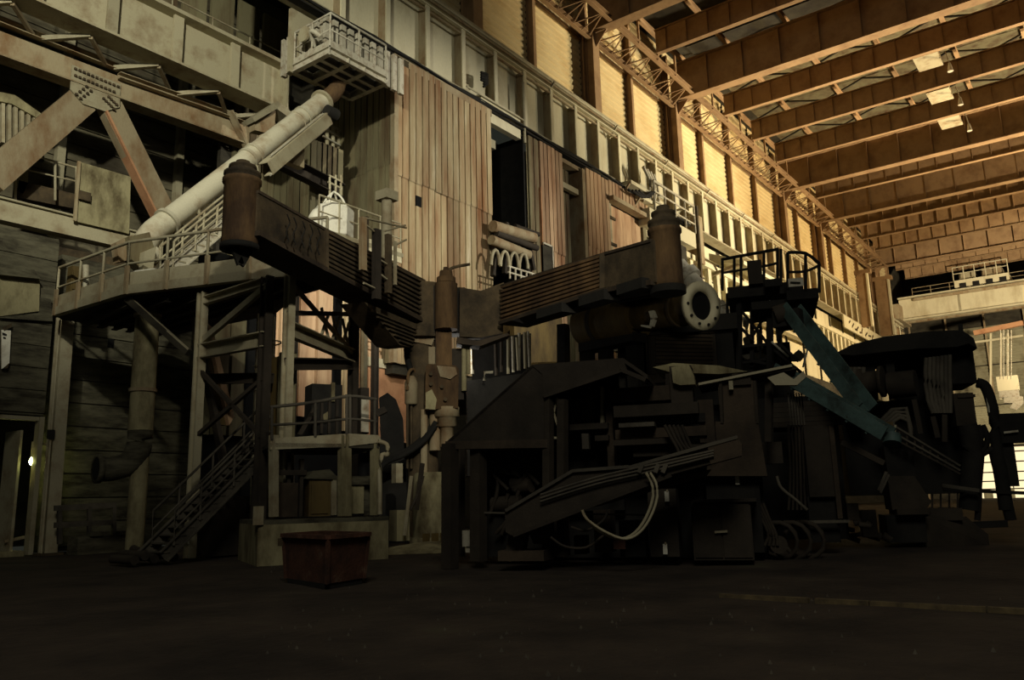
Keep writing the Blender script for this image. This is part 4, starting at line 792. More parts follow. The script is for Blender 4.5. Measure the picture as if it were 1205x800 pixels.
T = thing('deck_plates', 'pale steel plates and a bracket on the roof of the dark ribbed cabin', 'plates', P(800, 366, x=26))
poly(T, 'plate', PLATE, [(792, 363), (806, 357), (820, 359), (836, 366), (832, 369), (794, 368)], XP(26), .4); poly(T, 'plate', CREAM, [(768, 366), (783, 364), (784, 380), (770, 382)], XP(30), .3); pbar(T, 'bar', PLATE, 788, 371, 818, 369, XP(25.6), .12); pbar(T, 'stay', PLATE, 789, 360, 790, 374, XP(25.6), .1)

# furnace vessel and its tubes
T = thing('furnace_vessel', 'round olive brown furnace vessel behind the front hood', 'vessel', (33, 22.5, 0))
MB().lathe((33, 22.5, 0), (33, 22.5, 8), [(0, 3.0), (4.5, 3.2), (4.6, 3.5), (4.9, 3.5), (5.0, 3.1), (7.4, 3.0), (7.9, 2.2)], 28).build('shell', OLIVE, T)
for x, y in ((663, 400), (690, 398), (712, 396), (735, 396), (755, 398)): pbar(T, 'column', BLACK, x, y-18, x, y+60, XP(24.6), .35)
T = thing('tube_cluster', 'cluster of bright upright tubes between the mast and the olive vessel', 'tubes', P(606, 430, pl=M(1.5)))
for k, (x, y0, y1, m_) in enumerate(((598, 398, 440, STEEL), (603, 396, 438, PLATE), (608, 397, 436, STEEL), (611, 392, 436, PLATE), (617, 391, 434, STEEL), (621, 390, 432, PLATE), (590, 402, 438, MACH), (583, 402, 442, MACH))): tb(T, 'tube', m_, [P(x, y0, pl=M(1.6)), P(x+(k % 3), y1, pl=M(1.6))], .07)
tb(T, 'bent_tube', PLATE, [P(545, 406, pl=M(1)), P(556, 406, pl=M(1)), P(556, 440, pl=M(1))], .07); tb(T, 'bent_tube', PLATE, [P(570, 448, pl=M(1)), P(570, 438, pl=M(1)), P(580, 438, pl=M(1))], .07)
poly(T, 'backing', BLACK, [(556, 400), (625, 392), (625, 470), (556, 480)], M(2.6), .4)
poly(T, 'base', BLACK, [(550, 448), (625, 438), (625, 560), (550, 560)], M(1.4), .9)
T = thing('shelf_gear', 'small lit pipes and red valve on brackets behind the front hood roof', 'valve', P(745, 420, x=25))
ptube(T, 'pipe', PLATE, [(690, 394), (687, 408), (691, 420)], XP(25), .06); poly(T, 'sheet', PINK, [(697, 396), (707, 394), (708, 422), (696, 422)], XP(26.5), .1); rect(T, 'drum', CREAM, 720, 394, 731, 412, XP(26), .5); tb(T, 'pipe', PLATE, [P(738, 394, x=25), P(738, 424, x=25)], .08); p = P(747, 408, x=25); cy(T, 'red_valve', BINR, p, p+V((-.15, 0, .02)), .25, 10); poly(T, 'shelf', CONL, [(741, 396), (752, 389), (765, 391), (758, 398)], XP(24.8), .4); rect(T, 'post', CREAM, 744, 414, 748, 428, XP(25.2), .15)
# ================================================================== concrete plinth with small platform
T = thing('concrete_plinth', 'stained concrete plinth behind the rusty skip', 'plinth', (16, 20, 0))
pp = [P(302, 664, z=0), P(457, 655, z=0), V((19.2, 20.6, 0)), V((15.6, 22.4, 0))]; pp = [V((v.x, v.y, -.06)) for v in pp]
MB().prism(pp, (0, 0, 1.1)).build('block', CONL, T); MB().prism([v+V((0, 0, 1.1)) for v in pp], (0, 0, .12)).build('capping', CONC, T)
bar(T, 'corner_post', STEEL, pp[0]+V((0, 0, 1.1)), pp[0]+V((0, 0, 1.6)), .2)
QF = ((pp[0].x, pp[0].y), norm2((pp[1].x-pp[0].x, pp[1].y-pp[0].y)))
def QK(k): return away(QF, k)
T = thing('small_platform', 'small railed platform on pale posts above the concrete plinth', 'platform', V((16, 19.5, 1.2)))
for x, y1 in ((403, 607), (408, 607), (441, 606), (322, 608)): pbar(T, 'post', CONL if x > 330 else STEEL, x, y1, x, 512, QK(.3), .2)
poly(T, 'deck_edge', STEEL, [(318, 516), (411, 510), (411, 525), (318, 529)], QK(.2), .1); poly(T, 'deck_edge', STEEL, [(411, 510), (446, 512), (450, 520), (411, 525)], QK(.15), .1)
a = [P(x, y, pl=QK(.2)) for x, y in ((318, 526), (446, 520))]; MB().prism([V((a[0].x, a[0].y, a[0].z)), V((a[1].x, a[1].y, a[0].z)), V((a[1].x+1.6, a[1].y+3.0, a[0].z)), V((a[0].x+1.6, a[0].y+3, a[0].z))], (0, 0, .12)).build('deck_plate', DARKS, T)
for x, y0, y1 in ((320, 478, 518), (371, 473, 514), (408, 464, 511), (412, 464, 511), (441, 468, 513)): ptube(T, 'railing_post', SOOTL, [(x, y1), (x, y0)], QK(.2), .045)
ptube(T, 'handrail', SOOTL, [(318, 479), (371, 473), (411, 466), (443, 470)], QK(.2), .05); ptube(T, 'mid_rail', SOOTL, [(318, 500), (371, 497), (411, 493), (443, 496)], QK(.2), .04)
ptube(T, 'bent_pipe', STEEL, [(445, 519), (455, 523), (456, 535), (448, 540), (447, 605)], QK(.1), .07)
bar(T, 'brace', MACH, P(352, 512, pl=QK(1)), P(372, 478, pl=QK(1)), .12)
T = thing('dark_switchboard', 'dark steel switchboard with ragged top on the small railed platform', 'cabinet', P(385, 512, pl=QK(2)))
rect(T, 'body', BLACK, 366, 452, 402, 512, QK(1.6), .8); rect(T, 'side_post', CONL, 390, 450, 394, 472, QK(1.5), .1); rect(T, 'side_post', MACH, 424, 456, 434, 510, QK(1.4), .3); rect(T, 'panel', PLATE, 425, 470, 434, 508, QK(1.3), .05); poly(T, 'torn_hole', CONL, [(380, 488), (386, 484), (386, 494), (381, 494)], QK(1.55), .04)
for k in range(4): rect(T, 'rib', MACH, 368+9*k, 470, 371+9*k, 510, QK(1.5), .1)
T = thing('tall_cabinet', 'olive metal cabinet with domed lid on the plinth under the small platform', 'cabinet', P(378, 606, pl=QK(.8)))
rect(T, 'body', OLIVE, 363, 562, 389, 607, QK(.7), .8); poly(T, 'lid', CONC, [(360, 563), (368, 554), (388, 552), (396, 560), (396, 564)], QK(.6), 1.0); rect(T, 'door', OLIVE, 366, 566, 386, 604, QK(.66), .04); pbar(T, 'side_pipe', STEEL, 393, 606, 393, 560, QK(.7), .12)
T = thing('pale_cabinet', 'pale metal cabinet with dark overhanging lid on the plinth between the posts', 'cabinet', P(420, 606, pl=QK(.9)))
rect(T, 'body', CONL, 412, 571, 428, 604, QK(.7), .6); rect(T, 'lid', CONC, 411, 560, 439, 570, QK(.6), .9); rect(T, 'side', CONC, 428, 570, 438, 606, QK(.9), .5)
T = thing('dark_cabinet', 'dark brown cabinet at the left end of the plinth', 'cabinet', P(340, 608, pl=QK(.9)))
rect(T, 'body', MACHB, 328, 568, 350, 608, QK(1.0), .8); rect(T, 'frame', MACH, 352, 540, 356, 608, QK(.9), .2); rect(T, 'frame', MACH, 338, 532, 342, 568, QK(1), .2); pbar(T, 'cross_bar', MACH, 325, 556, 360, 556, QK(.9), .15)
T = thing('hydraulic_unit', 'small grey hydraulic unit beside the mast drum', 'unit', P(474, 640, pl=QK(3)))
rect(T, 'tank', CONL, 467, 600, 482, 636, QK(2.6), .7); rect(T, 'motor', STEEL, 466, 545, 474, 568, QK(2.6), .4); pbar(T, 'pipe', MACH, 490, 600, 497, 545, QK(2.2), .12); pbar(T, 'pipe', STEEL, 476, 630, 484, 560, QK(2.3), .08); ptube(T, 'hose', MACH, [(483, 600), (490, 585), (494, 575), (498, 560)], QK(2.2), .05)

# ================================================================== rusty skip
T = thing('rusty_skip', 'red rust open steel skip on the floor before the concrete plinth', 'skip', (12.2, 13.8, -.06))
ca, cb, cc = P(385, 691, z=0), P(333, 683, z=0), P(432, 683, z=0); cd = cb+(cc-ca); ctr = (cb+cc)/2
base = [v+(ctr-v)*.08 for v in (ca, cc, cd, cb)]; top = [v+(v-ctr)*.015 for v in (ca, cc, cd, cb)]
h_ = .9; zv = lambda v, z: V((v.x, v.y, z))
for i, nm in enumerate(('front_wall', 'side_wall', 'rear_wall', 'side_wall')):
    j = (i+1) % 4; b0, b1, t0, t1 = base[i], base[j], top[i], top[j]; inn = ((ctr-(b0+b1)/2).normalized())*.05
    MB().hexa([zv(b0, .05), zv(b1, .05), zv(b1+inn, .05), zv(b0+inn, .05), zv(t0, h_), zv(t1, h_), zv(t1+inn, h_), zv(t0+inn, h_)]).build(nm, BINR, T)
    m_ = (b0+b1)/2; bar(T, 'rim', BINR, zv(t0+(t0-ctr)*.02, h_+.02), zv(t1+(t1-ctr)*.02, h_+.02), .12, .08)
    bar(T, 'corner_edge', BINR, zv(b0, .05), zv(t0, h_), .07)
    bar(T, 'skid', BLACK, zv(b0+(ctr-b0)*.1, -.02), zv(b1+(ctr-b1)*.1, -.02), .12, .14)
MB().prism([zv(v, .06) for v in base], (0, 0, .06)).build('bottom', BINR, T)
for i in (3,): bar(T, 'lug', DRUST, zv(top[i], h_-.2)+(top[i]-ctr)*.04, zv(top[i], h_-.04)+(top[i]-ctr)*.04, .12)

# ================================================================== dark machinery in front
T = thing('machine_hood', 'large dark folded sheet hood on two square legs in front of the mast', 'hood', P(560, 660, z=0))
poly(T, 'gable_sheet', MACH, [(525, 521), (626, 430), (643, 429), (640, 464), (640, 522)], F(0), .12)
poly(T, 'gable_sheet', MACH, [(626, 430), (733, 422), (738, 436), (728, 434), (640, 465), (638, 440)], F(-.03), .12)
A = [P(x, y, pl=F(0)) for x, y in ((525, 520), (626, 429), (733, 421), (762, 441))]; n_ = nrm(F(0))
for i in range(3): MB().prism([A[i], A[i+1], A[i+1]+V((0, 0, -.1)), A[i]+V((0, 0, -.1))], n_*2.2).build('roof_sheet', MACH, T)
pbar(T, 'eave_bar', MACH, 640, 466, 730, 436, F(-.05), .1); pbar(T, 'eave_bar', MACH, 731, 435, 760, 447, F(-.05), .1); pbar(T, 'sill_beam', MACHB, 525, 524, 645, 522, F(.05), .14, .2)
for x, k, y1 in ((529.5, .0, 669), (563, .3, 660)): pbar(T, 'leg', MACH, x, y1, x, 522, F(k), .3)
for x, k in ((541, 2.0), (645, .1), (662, .15)): pbar(T, 'leg', MACH, x, 655, x, 470 if x > 600 else 525, F(k), .2)
for (x0, y0, x1, y1) in ((643, 520, 656, 468), (646, 468, 662, 518), (643, 514, 664, 516)): pbar(T, 'cross_brace', STEEL, x0, y0, x1, y1, F(.3), .05)
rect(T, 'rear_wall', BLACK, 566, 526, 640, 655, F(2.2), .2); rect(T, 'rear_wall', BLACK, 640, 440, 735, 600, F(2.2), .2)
T = thing('under_hood_pump', 'tangle of dark pump parts and pipes under the folded hood', 'pump', P(605, 655, z=0))
random.seed(11)
for k in range(9): x, y = 578+random.random()*55, 535+random.random()*60; q = P(x, y, pl=F(1.2)); cy(T, 'pump_body', MACH, q, q+V((random.uniform(-.1, .1), -.5, random.uniform(-.1, .1))), random.uniform(.12, .25), 10)
for k in range(8): x, y = 576+random.random()*55, 530+random.random()*60; ptube(T, 'pipe', MACH, [(x, y), (x+random.uniform(-12, 12), y+18), (x+random.uniform(-14, 14), y+40)], F(1.0), .05)
rect(T, 'base', BLACK, 573, 600, 640, 655, F(1.3), .7); q = P(592, 530, pl=F(.8)); cy(T, 'dome', OLIVE, q, q+V((0, 0, .25)), .25, 12)
T = thing('white_canister', 'small pale canister on the floor between the hood legs', 'canister', P(549, 648, z=0))
rect(T, 'body', PLATE, 544, 624, 558, 643, F(1.2), .3); rect(T, 'neck', PLATE, 548, 642, 554, 650, F(1.25), .2)
T = thing('loader_boom', 'long dark plated boom slanting up to the right before the machines', 'boom', P(610, 640, z=0))
poly(T, 'boom_plate', MACH, [(594, 602), (672, 556), (738, 551), (842, 518), (868, 516), (873, 522), (872, 536), (790, 558), (705, 590), (602, 630), (595, 626)], F(-1.0), .55)
poly(T, 'nose_plate', MACHB, [(832, 521), (868, 515.5), (873, 522), (873, 536), (836, 546)], F(-1.06), .1); pbar(T, 'top_edge', SOOTL, 595, 601, 674, 554, F(-1.05), .07); pbar(T, 'top_edge', SOOTL, 674, 554, 740, 549, F(-1.05), .07); pbar(T, 'top_edge', SOOTL, 740, 550, 868, 514, F(-1.05), .07); pbar(T, 'bottom_edge', MACH, 604, 630, 790, 559, F(-1.05), .08)
for k in range(3): ptube(T, 'pipe', SOOTL, [(636, 590-4*k), (700, 570-4*k), (760, 556-4*k), (840, 536-3*k)], F(-1.12), .025)
poly(T, 'second_plate', MACHB, [(640, 606), (700, 596), (830, 560), (836, 552), (790, 562), (700, 590), (640, 600)], F(-.3), .4)
poly(T, 'foot', MACH, [(600, 620), (618, 618), (612, 655), (594, 655)], F(-.6), .5); rect(T, 'foot_pad', MACHB, 586, 648, 640, 660, F(-.7), .8); poly(T, 'rear_foot', MACHB, [(620, 622), (645, 614), (640, 640), (628, 640)], F(-.4), .4)
for x in (752, 771, 780): pbar(T, 'clamp', SOOTL, x, 556, x+4, 546, F(-1.15), .09)
T = thing('hydraulic_hoses', 'pale hydraulic hoses looping down below the dark boom', 'hose', P(730, 636, pl=F(-1.2)))
for k, r_ in ((0, .035), (5, .03)): ptube(T, 'hose', STEEL, [(760+k, 556), (768+k, 572), (766+k, 595), (752+k, 622), (732+k, 634), (706+k, 625), (690, 610), (685, 600)], F(-1.25-.02*k), r_)
ptube(T, 'hose', MACH, [(648, 632), (665, 643), (690, 644), (710, 630)], F(-.9), .03); ptube(T, 'hose', MACH, [(672, 620), (690, 624), (710, 612), (715, 600)], F(-.9), .03)
T = thing('machine_core', 'dark sooty main machine body of stacked beams between the hood and the cabinet', 'machine', P(760, 655, pl=F(1.5)))
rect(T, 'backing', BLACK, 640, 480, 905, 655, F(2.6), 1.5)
rect(T, 'door_panel', MACH, 686, 461, 700, 498, F(1.4), .1); rect(T, 'door_panel', MACHB, 672, 468, 684, 498, F(1.5), .1); pbar(T, 'pipe', STEEL, 709, 498, 709, 455, F(1.3), .08)
rect(T, 'ledge', MACH, 670, 498, 715, 504, F(1.0), .5); rect(T, 'bracket', SOOTL, 685, 510, 693, 528, F(1.0), .2); rect(T, 'box', MACH, 700, 512, 716, 518, F(1.0), .4)
for (x0, y0, x1, y1, k, d_, m_) in ((722, 475, 822, 486, .6, .8, MACH), (728, 497, 770, 501, .5, .5, SOOTL), (735, 488, 830, 496, .9, .6, BLACK), (724, 503, 832, 512, .9, .6, MACHB), (722, 516, 800, 521, .6, .6, MACH), (745, 524, 830, 534, .9, .6, MACH), (716, 455, 790, 470, 1.2, .8, MACHB), (790, 430, 816, 475, 1.0, .7, MACH), (716, 470, 724, 560, 1.2, .5, MACHB), (824, 470, 842, 520, 1.0, .5, MACHB)): rect(T, 'beam', m_, x0, y0, x1, y1, F(k), d_)
poly(T, 'grey_hump', CONL, [(790, 432), (810, 428), (816, 440), (818, 452), (800, 453), (792, 450)], F(.8), .5)
for k in range(5): ptube(T, 'cable', MACH, [(782+5*k, 500), (790+6*k, 515+3*k), (798+5*k, 530), (800+4*k, 545)], F(.3), .04)
for (x0, y0, x1, y1, m_) in ((646, 610, 664, 655, MACHB), (700, 600, 720, 650, MACHB), (730, 612, 760, 655, BLACK), (766, 575, 800, 655, MACH)): rect(T, 'support', m_, x0, y0, x1, y1, F(.8), .7)
rect(T, 'blue_drum', MACH, 676, 630, 690, 652, F(.5), .4); rect(T, 'red_plate', BINR, 722, 634, 736, 646, F(.4), .1); rect(T, 'red_plate', BINR, 626, 615, 645, 632, F(.2), .1); pbar(T, 'rod', SOOTL, 560, 603, 780, 606, F(.3), .04)
T = thing('sloped_tarp', 'pale dusty slab roof edge sagging over the dark machine body', 'roof', P(820, 436, pl=F(3)))
A = [P(x, y, pl=F(2.5)) for x, y in ((768, 432), (792, 427), (846, 430), (880, 437), (846, 440), (790, 438))]; MB().prism(A, nrm(F(0))*2.2).build('slab', CONL, T)
A = [P(x, y, pl=F(1.6)) for x, y in ((820, 452), (870, 440), (930, 430), (938, 434), (880, 444), (822, 455))]; MB().prism(A, nrm(F(0))*1.4).build('canopy_sheet', MACH, T); pbar(T, 'edge', STEEL, 822, 452, 932, 430, F(1.55), .06)
poly(T, 'folded_plate', STEEL, [(903, 444), (922, 438), (934, 446), (946, 436), (948, 444), (938, 453), (912, 453)], F(1.3), .2)
for x in (788, 866, 905): pbar(T, 'prop', MACH, x, 520, x, 440, F(2.0), .16)
T = thing('tall_hopper', 'tall brown-black sheet box standing under the sloping canopy sheet', 'hopper', P(870, 655, pl=F(2.2)))
rect(T, 'upper_box', MACHB, 848, 448, 890, 498, F(1.7), 1.0); poly(T, 'flare', MACHB, [(842, 496), (892, 496), (903, 560), (830, 560)], F(1.65), 1.0); rect(T, 'lower_box', BLACK, 836, 556, 900, 650, F(2.0), .8); rect(T, 'side_pipe', STEEL, 858, 448, 863, 458, F(1.5), .2); rect(T, 'blue_panel', MACH, 863, 442, 884, 452, F(1.6), .1); pbar(T, 'edge', MACH, 850, 498, 848, 448, F(1.65), .07); pbar(T, 'edge', MACH, 892, 498, 888, 448, F(1.65), .07)
T = thing('steel_cabinet', 'square dark steel cabinet with double doors standing on the floor', 'cabinet', P(850, 658, pl=F(.9)))
rect(T, 'body', MACH, 817, 590, 888, 659, F(.9), 1.0); rect(T, 'door', MACH, 819, 593, 851, 656, F(.86), .05); sd = rect(T, 'door', MACH, 853, 593, 886, 656, F(.86), .05); rect(T, 'top_plate', MACH, 815, 587, 890, 590, F(.8), 1.2); pbar(sd, 'handle', STEEL, 841, 626, 856, 625, F(.8), .05)
for x, y in ((785, 584), (783, 646), (868, 564)):
    T = thing('paper_tag', f'small white tag {"on the machine left of the cabinet" if (x, y) == (785, 584) else "near the floor left of the cabinet" if x == 783 else "above the steel cabinet"}', 'tag', P(x, y, pl=F(.2))); k = 1.93 if y == 564 else .68; rect(T, 'sheet', WHITE, x-2.5, y-6, x+2.5, y+6, F(k), .07); rect(T, 'clip', STEEL, x-1, y-8, x+1, y-5, F(k-.01), .07)
T = thing('floor_cables', 'dark cables and hose coils lying at the foot of the tall hopper', 'cable', P(920, 640, z=0))
for k in range(4): ptube(T, 'cable', MACH, [(886+4*k, 592), (896+3*k, 610), (904+3*k, 628), (900+5*k, 642)], F(2.2), .04)
for k in range(3):
    c = P(915+14*k, 636, pl=F(3)); tb(T, 'coil', MACH, [c+V((.1*k, .5*math.cos(a), .45*math.sin(a))) for a in [2*math.pi*i/14 for i in range(15)]], .06)
ptube(T, 'pale_cable', SOOTL, [(914, 560), (918, 572), (926, 580), (934, 586), (950, 600)], F(2.6), .04); q = P(912, 640, pl=F(2.6)); cy(T, 'round_weight', MACH, q, q+V((-.3, -.2, 0)), .22, 12)
T = thing('hanging_plate', 'tall dark plate hanging right of the tall hopper', 'plate', P(970, 590, pl=F(4)))
rect(T, 'added_dark_backing', BLACK, 895, 466, 1000, 634, F(7.4), .3)  # black sheet added to darken the gap, hides the bright floor and wall
for k in range(5): rect(T, 'rear_slat', MACH, 905, 472+6*k, 992, 475.5+6*k, F(7.2), .12)
rect(T, 'plate', MACH, 953, 500, 986, 584, F(4.2), .25); rect(T, 'leg', MACHB, 986, 500, 992, 610, F(4.1), .3); rect(T, 'lower_box', BLACK, 955, 584, 990, 638, F(4.4), .8); rect(T, 'cross_box', MACH, 892, 520, 922, 545, F(3.0), .4); rect(T, 'rail', SOOTL, 950, 612, 1000, 615, F(4.0), .1)
for k in range(6): rect(T, 'grille_bar', SOOTL, 930+3.2*k, 462, 931.6+3.2*k, 500, F(4.5), .04)
for k in range(9): ptube(T, 'cable', MACH, [(928+4*k, 500), (930+4*k, 560), (928+5*k, 600)], F(4.6), .035)

# dark ribbed cabin behind
T = thing('ribbed_cabin', 'dark ribbed sheet cabin with flat black roof behind the machine body', 'cabin', P(810, 450, pl=F(8)))
rect(T, 'body', MACH, 762, 384, 862, 445, F(8), 3); rect(T, 'roof', BLACK, 758, 372, 868, 386, F(7.7), 3.6); rect(T, 'right_wall', BLACK, 846, 384, 866, 445, F(7.9), .3); rect(T, 'door', MACH, 840, 388, 845, 440, F(7.9), .1); rect(T, 'base', BLACK, 720, 440, 900, 600, F(8.2), 3)
for k in range(11): pbar(T, 'rib', MACHB, 772, 389+4.6*k, 839, 391+4.4*k, F(7.9), .06, .09)
for k in range(3): pbar(T, 'conduit', MACH, 764+3*k, 384, 765+3*k, 440, F(7.9), .07)

# ================================================================== scaffold platform, chutes
T = thing('scaffold_platform', 'black railed scaffold platform standing before the pale girder wall', 'scaffold', P(905, 440, pl=F(9)))
def dk_(x0, x1, y, k, d_, yb=None): return rect(T, 'deck', BLACK, x0, y, x1, yb or y+7, F(k), d_)
dk_(856, 946, 334, 8.6, 2.4, 343); dk_(926, 964, 340, 7.6, 2.6, 350); dk_(884, 962, 352, 8.4, 2.2, 358)
for x, y0, y1, k in ((850, 304, 342, 8.6), (864, 303, 340, 8.7), (872, 303, 338, 8.7), (899, 296, 336, 8.6), (915, 293, 332, 8.6), (919, 293, 336, 8.6), (927, 297, 340, 7.6), (948, 300, 342, 7.6), (964, 310, 344, 7.6)): ptube(T, 'railing_post', BLACK, [(x, y1), (x, y0)], F(k), .05)
ptube(T, 'handrail', BLACK, [(850, 305), (899, 296), (916, 293)], F(8.6), .055); ptube(T, 'mid_rail', BLACK, [(851, 321), (899, 313), (916, 309)], F(8.6), .045); ptube(T, 'handrail', BLACK, [(927, 297), (948, 298), (964, 310)], F(7.6), .055); ptube(T, 'mid_rail', BLACK, [(927, 320), (948, 319), (964, 312)], F(7.6), .045)
rect(T, 'control_box', MACH, 881, 306, 898, 333, F(8.4), .5); rect(T, 'sign_plate', PLATE, 928, 327, 946, 336, F(7.5), .04); pbar(T, 'sign_mark', BLACK, 930, 332, 942, 332.5, F(7.45), .03, .04); rect(T, 'tray', BLACK, 900, 328, 918, 336, F(8), .6)
for x, y0, y1, k, w_ in ((870, 342, 440, 9, .16), (885, 340, 432, 9.4, .12), (906, 340, 436, 9, .18), (917, 356, 430, 9.6, .1), (856, 345, 380, 9, .08), (895, 356, 425, 10, .07), (866, 360, 440, 9.8, .07)): pbar(T, 'leg', BLACK, x, y1, x, y0, F(k), w_)
for x0, y0, x1, y1 in ((872, 365, 904, 405), (904, 365, 886, 395), (872, 408, 904, 405), (906, 402, 928, 420), (870, 360, 906, 356), (917, 395, 935, 370), (886, 342, 906, 356), (908, 410, 945, 440), (918, 405, 940, 425), (871, 385, 886, 400), (866, 428, 905, 422), (886, 425, 912, 430)): pbar(T, 'brace', BLACK, x0, y0, x1, y1, F(9.2), .09)
for x0, y0, x1, y1 in ((908, 402, 928, 420), (945, 432, 951, 408), (934, 366, 948, 372), (905, 354, 914, 360)): pbar(T, 'pale_rail', PLATE, x0, y0, x1, y1, F(8.7), .06)
T = thing('scaffold_lumber', 'pale plates and offcuts stacked round the scaffold legs', 'plates', P(885, 428, pl=F(11)))
for q in ([(872, 418), (895, 414), (905, 420), (880, 424)], [(874, 398), (884, 392), (884, 404), (876, 406)], [(890, 388), (897, 386), (898, 410), (891, 412)], [(929, 420), (940, 411), (948, 418), (942, 424), (930, 424)], [(858, 376), (866, 378), (872, 410), (864, 405)], [(912, 378), (920, 380), (921, 405), (914, 400)], [(874, 372), (882, 376), (880, 386), (874, 382)]): poly(T, 'plate', PLATE, q, F(12), .3)
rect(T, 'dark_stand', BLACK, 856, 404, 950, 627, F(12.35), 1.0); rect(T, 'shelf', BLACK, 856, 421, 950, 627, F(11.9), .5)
def trough(T, a, b, w_, m):
    bar(T, 'trough_bottom', m, a, b, w_, .06); d = (b-a).normalized(); r_ = d.cross(V((0, 0, 1))).normalized(); u = r_.cross(d)
    for s in (-1, 1): bar(T, 'trough_side', m, a+r_*(s*w_/2)+u*.16, b+r_*(s*w_/2)+u*.16, .05, .36)
    for k in range(6): p = a.lerp(b, (k+.3)/6); bar(T, 'cleat', m, p-r_*(w_/2)-u*.05, p+r_*(w_/2)-u*.05, .06, .06, d)
    return d, r_, u
T = thing('blue_chute', 'upper worn blue-green chute running down from the scaffold platform', 'chute', P(960, 430, pl=F(6)))
trough(T, P(926, 366, pl=F(6.5)), P(1014, 484, pl=F(5)), .62, BLUE); cy(T, 'head_roller', MACH, P(912, 372, pl=F(6.4)), P(930, 366, pl=F(6.4)), .3, 12); bx(T, 'gear_box', BLACK, P(930, 378, pl=F(6.6))-V((.4, .4, .2)), P(930, 378, pl=F(6.6))+V((.4, .4, .3)))
T = thing('blue_chute', 'lower worn blue-green chute ending in a rounded tip above the floor', 'chute', P(980, 480, pl=F(4)))
trough(T, P(912, 441, pl=F(4.6)), P(1042, 517, pl=F(3.2)), .5, BLUE); q = P(1043, 518, pl=F(3.2)); cy(T, 'rounded_tip', BLUE, q-V((.0, .12, .1)), q+V((.1, -.12, .12)), .22, 12)
for k in range(5): bar(T, 'stained_patch', MACH, P(925+18*k, 446+11*k, pl=F(4.2-.2*k)), P(934+18*k, 452+11*k, pl=F(4.15-.2*k)), .1, .06)

# ================================================================== right-hand machine
T = thing('hooded_winder', 'large black machine with curved canopy and hose bundles on the right', 'machine', P(1070, 640, pl=F(9)))
A = [P(x, y, pl=F(8.6)) for x, y in ((982, 416), (1003, 405), (1040, 396), (1090, 390), (1132, 388), (1146, 398), (1150, 410), (1140, 404), (1126, 408), (1080, 410), (1040, 414), (1004, 418))]
MB().prism(A, nrm(F(0))*4.0).build('canopy', BLACK, T); pbar(T, 'canopy_spike', BLACK, 1131, 392, 1130, 381, F(8.8), .12)
for x0, y0, x1, y1, k, d_, m_ in ((1014, 412, 1034, 470, 9.4, 1.2, BLACK), (1046, 410, 1056, 460, 9.3, .6, BLACK), (1120, 404, 1150, 450, 9.4, 2, BLACK), (1000, 470, 1150, 580, 10.4, 2.5, BLACK), (1126, 462, 1150, 500, 8.9, .8, MACH), (1056, 420, 1120, 480, 10.4, 1.5, BLACK)): rect(T, 'body', m_, x0, y0, x1, y1, F(k), d_)
for k in range(7): ptube(T, 'hose', SOOTL, [(1090+4.6*k, 421-.6*k), (1089+4.8*k, 445), (1092+4.4*k, 470), (1098+3.4*k, 486)], F(8.9), .065)
for k in range(5): ptube(T, 'hose', SOOTL, [(996+5*k, 432), (994+5.4*k, 455), (998+5*k, 478), (1004+4*k, 492)], F(9.0), .08)
for k in range(4):
    c = P(1062+3*k, 478, pl=F(8.9)); tb(T, 'big_hose', SOOTL, [P(1034+5*k, 515+2*k, pl=F(8.7)), P(1036+5*k, 496, pl=F(8.7)), P(1050+3*k, 482+3*k, pl=F(8.7)), P(1066+k, 480+5*k, pl=F(8.7)), P(1072, 505+3*k, pl=F(8.7))], .07)
q = P(1026, 450, pl=F(9)); MB().lathe(q+V((0, .35, 0)), q+V((0, -.35, 0)), [(0, .5), (.1, .5), (.12, .36), (.58, .36), (.6, .5), (.7, .5)], 18).build('reel', MACH, T); q = P(1062, 452, pl=F(9)); cy(T, 'drum', MACH, q+V((0, .4, 0)), q+V((0, -.4, 0)), .42, 16)
for x0, y0, x1, y1 in ((1076, 470, 1084, 510), (1098, 490, 1104, 515), (1112, 488, 1112, 520)): pbar(T, 'rod', MACH, x0, y0, x1, y1, F(8.8), .14)
rect(T, 'window_frame', MACH, 1127, 464, 1148, 467, F(8.85), .1)
T = thing('arched_leg_frame', 'dark bent leg frame of the right machine, daylight between its legs', 'frame', P(1165, 610, pl=F(9)))
for q, r_ in (([(1150, 450), (1160, 455), (1168, 480), (1172, 520), (1180, 570), (1190, 612)], .16), ([(1138, 500), (1145, 525), (1143, 560), (1140, 600)], .3), ([(1150, 500), (1156, 520), (1150, 535), (1144, 548), (1142, 575)], .1), ([(1156, 500), (1162, 515), (1158, 528), (1148, 540)], .09), ([(1168, 528), (1154, 536), (1149, 548), (1152, 575), (1150, 612)], .09), ([(1172, 530), (1178, 560), (1184, 600)], .2)): ptube(T, 'bent_tube', BLACK, q, F(8.4), r_)
rect(T, 'cross_plate', BLACK, 1172, 486, 1215, 520, F(8.6), .3); rect(T, 'side_plate', BLACK, 1178, 515, 1200, 572, F(8.8), .3); pbar(T, 'foot_bar', BLACK, 1138, 618, 1185, 616, F(8.3), .2)
pbar(T, 'rail', BLACK, 1110, 576, 1205, 580, F(8.2), .1); pbar(T, 'white_mark', PLATE, 1181, 509, 1198, 507, F(8.5), .06); rect(T, 'slit_window', PLATE, 1163, 457, 1166, 485, F(8.3), .04)
T = thing('ladder_conveyor', 'dark lattice conveyor arm sloping down beside the lower blue chute', 'conveyor', P(1085, 520, pl=F(6)))
for o in (0, 9, 16): pbar(T, 'rail', SOOTL if o < 10 else MACH, 1046, 497+o, 1130, 548+o*.6, F(6.4), .05)
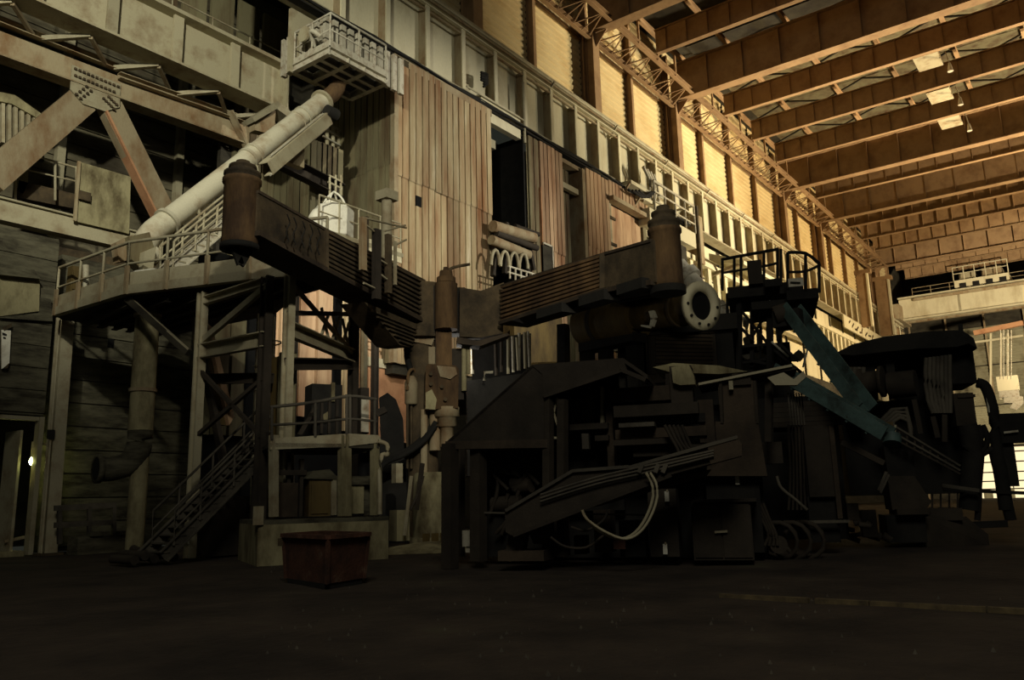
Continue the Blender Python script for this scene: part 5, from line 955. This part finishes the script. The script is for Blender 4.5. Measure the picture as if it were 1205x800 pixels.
for k in range(9): x = 1050+9*k; pbar(T, 'rung', MACH, x, 500+5.5*k, x-1, 514+5.2*k, F(6.45), .05)
rect(T, 'end_box', OLIVE, 1043, 496, 1052, 508, F(6.3), .3); pbar(T, 'stay', STEEL, 1054, 500, 1052, 516, F(6.3), .05)
T = thing('tapered_hopper', 'dark tapered hopper base under the lattice conveyor', 'hopper', P(1060, 640, pl=F(7)))
poly(T, 'upper_block', BLACK, [(1040, 525), (1075, 530), (1078, 560), (1045, 560)], F(7), 1.2); poly(T, 'flare', MACH, [(1044, 560), (1076, 560), (1096, 590), (1090, 600), (1050, 600)], F(7), 1.3); rect(T, 'ledge', MACH, 1056, 599, 1094, 605, F(6.6), 1.5); rect(T, 'base', BLACK, 1046, 606, 1092, 638, F(7), 1.6)
pbar(T, 'bent_arm', SOOTL, 1043, 555, 1034, 577, F(6.5), .08); pbar(T, 'bent_arm', SOOTL, 1046, 558, 1036, 580, F(6.5), .06); pbar(T, 'bent_arm', MACH, 990, 520, 1040, 545, F(6.6), .16)
T = thing('ramp_block', 'low dark ramp block on the floor at the right machine', 'block', P(1120, 640, z=0))
a = [P(x, y, z=0) for x, y in ((1086, 641), (1164, 639))]; MB().prism([V((a[0].x, a[0].y, -.06)), V((a[1].x, a[1].y, -.06)), V((a[1].x, a[1].y, .25)), V((a[1].x, a[1].y+.5, .75)), V((a[0].x, a[0].y-.1, .8))], nrm(F(0))*3).build('ramp', MACH, T); rect(T, 'upper_step', MACH, 1092, 598, 1134, 612, F(7.6), 1.4)
for x in (1097, 1107, 1117, 1127): pbar(T, 'bolt_post', MACH, x, 602, x, 580, F(8), .05)
pbar(T, 'arm_rail', SOOTL, 1108, 571, 1152, 577, F(7.8), .1)
T = thing('floor_scrap', 'low jumble of dark scrap pipes on the floor between the plate and the ramp block', 'scrap', P(1020, 635, z=0))
random.seed(5)
for k in range(9): x = 985+random.random()*55; y = 612+random.random()*20; ptube(T, 'pipe', MACH, [(x, y), (x+random.uniform(6, 20), y+random.uniform(-4, 6))], F(6+random.random()*2), random.uniform(.06, .14))
rect(T, 'crate', MACH, 998, 592, 1012, 612, F(6.5), .6); rect(T, 'crate', MACH, 1016, 600, 1034, 632, F(7.2), .6)

# scattered grit on the floor
random.seed(9); g = MB()
for k in range(420):
    x = 3.5+random.random()**1.5*11; y = -3+random.random()*(x*1.35+3); s_ = random.uniform(.008, .03)
    g.add([(x-s_, y-s_, -.08), (x+s_, y-s_*.8, -.08), (x+s_*.7, y+s_, -.08), (x-s_*.6, y+s_, -.08), (x, y, -.045+s_)], [(0, 1, 4), (1, 2, 4), (2, 3, 4), (3, 0, 4)])
g.build('floor_grit', SOOTL, FL, kind='stuff')
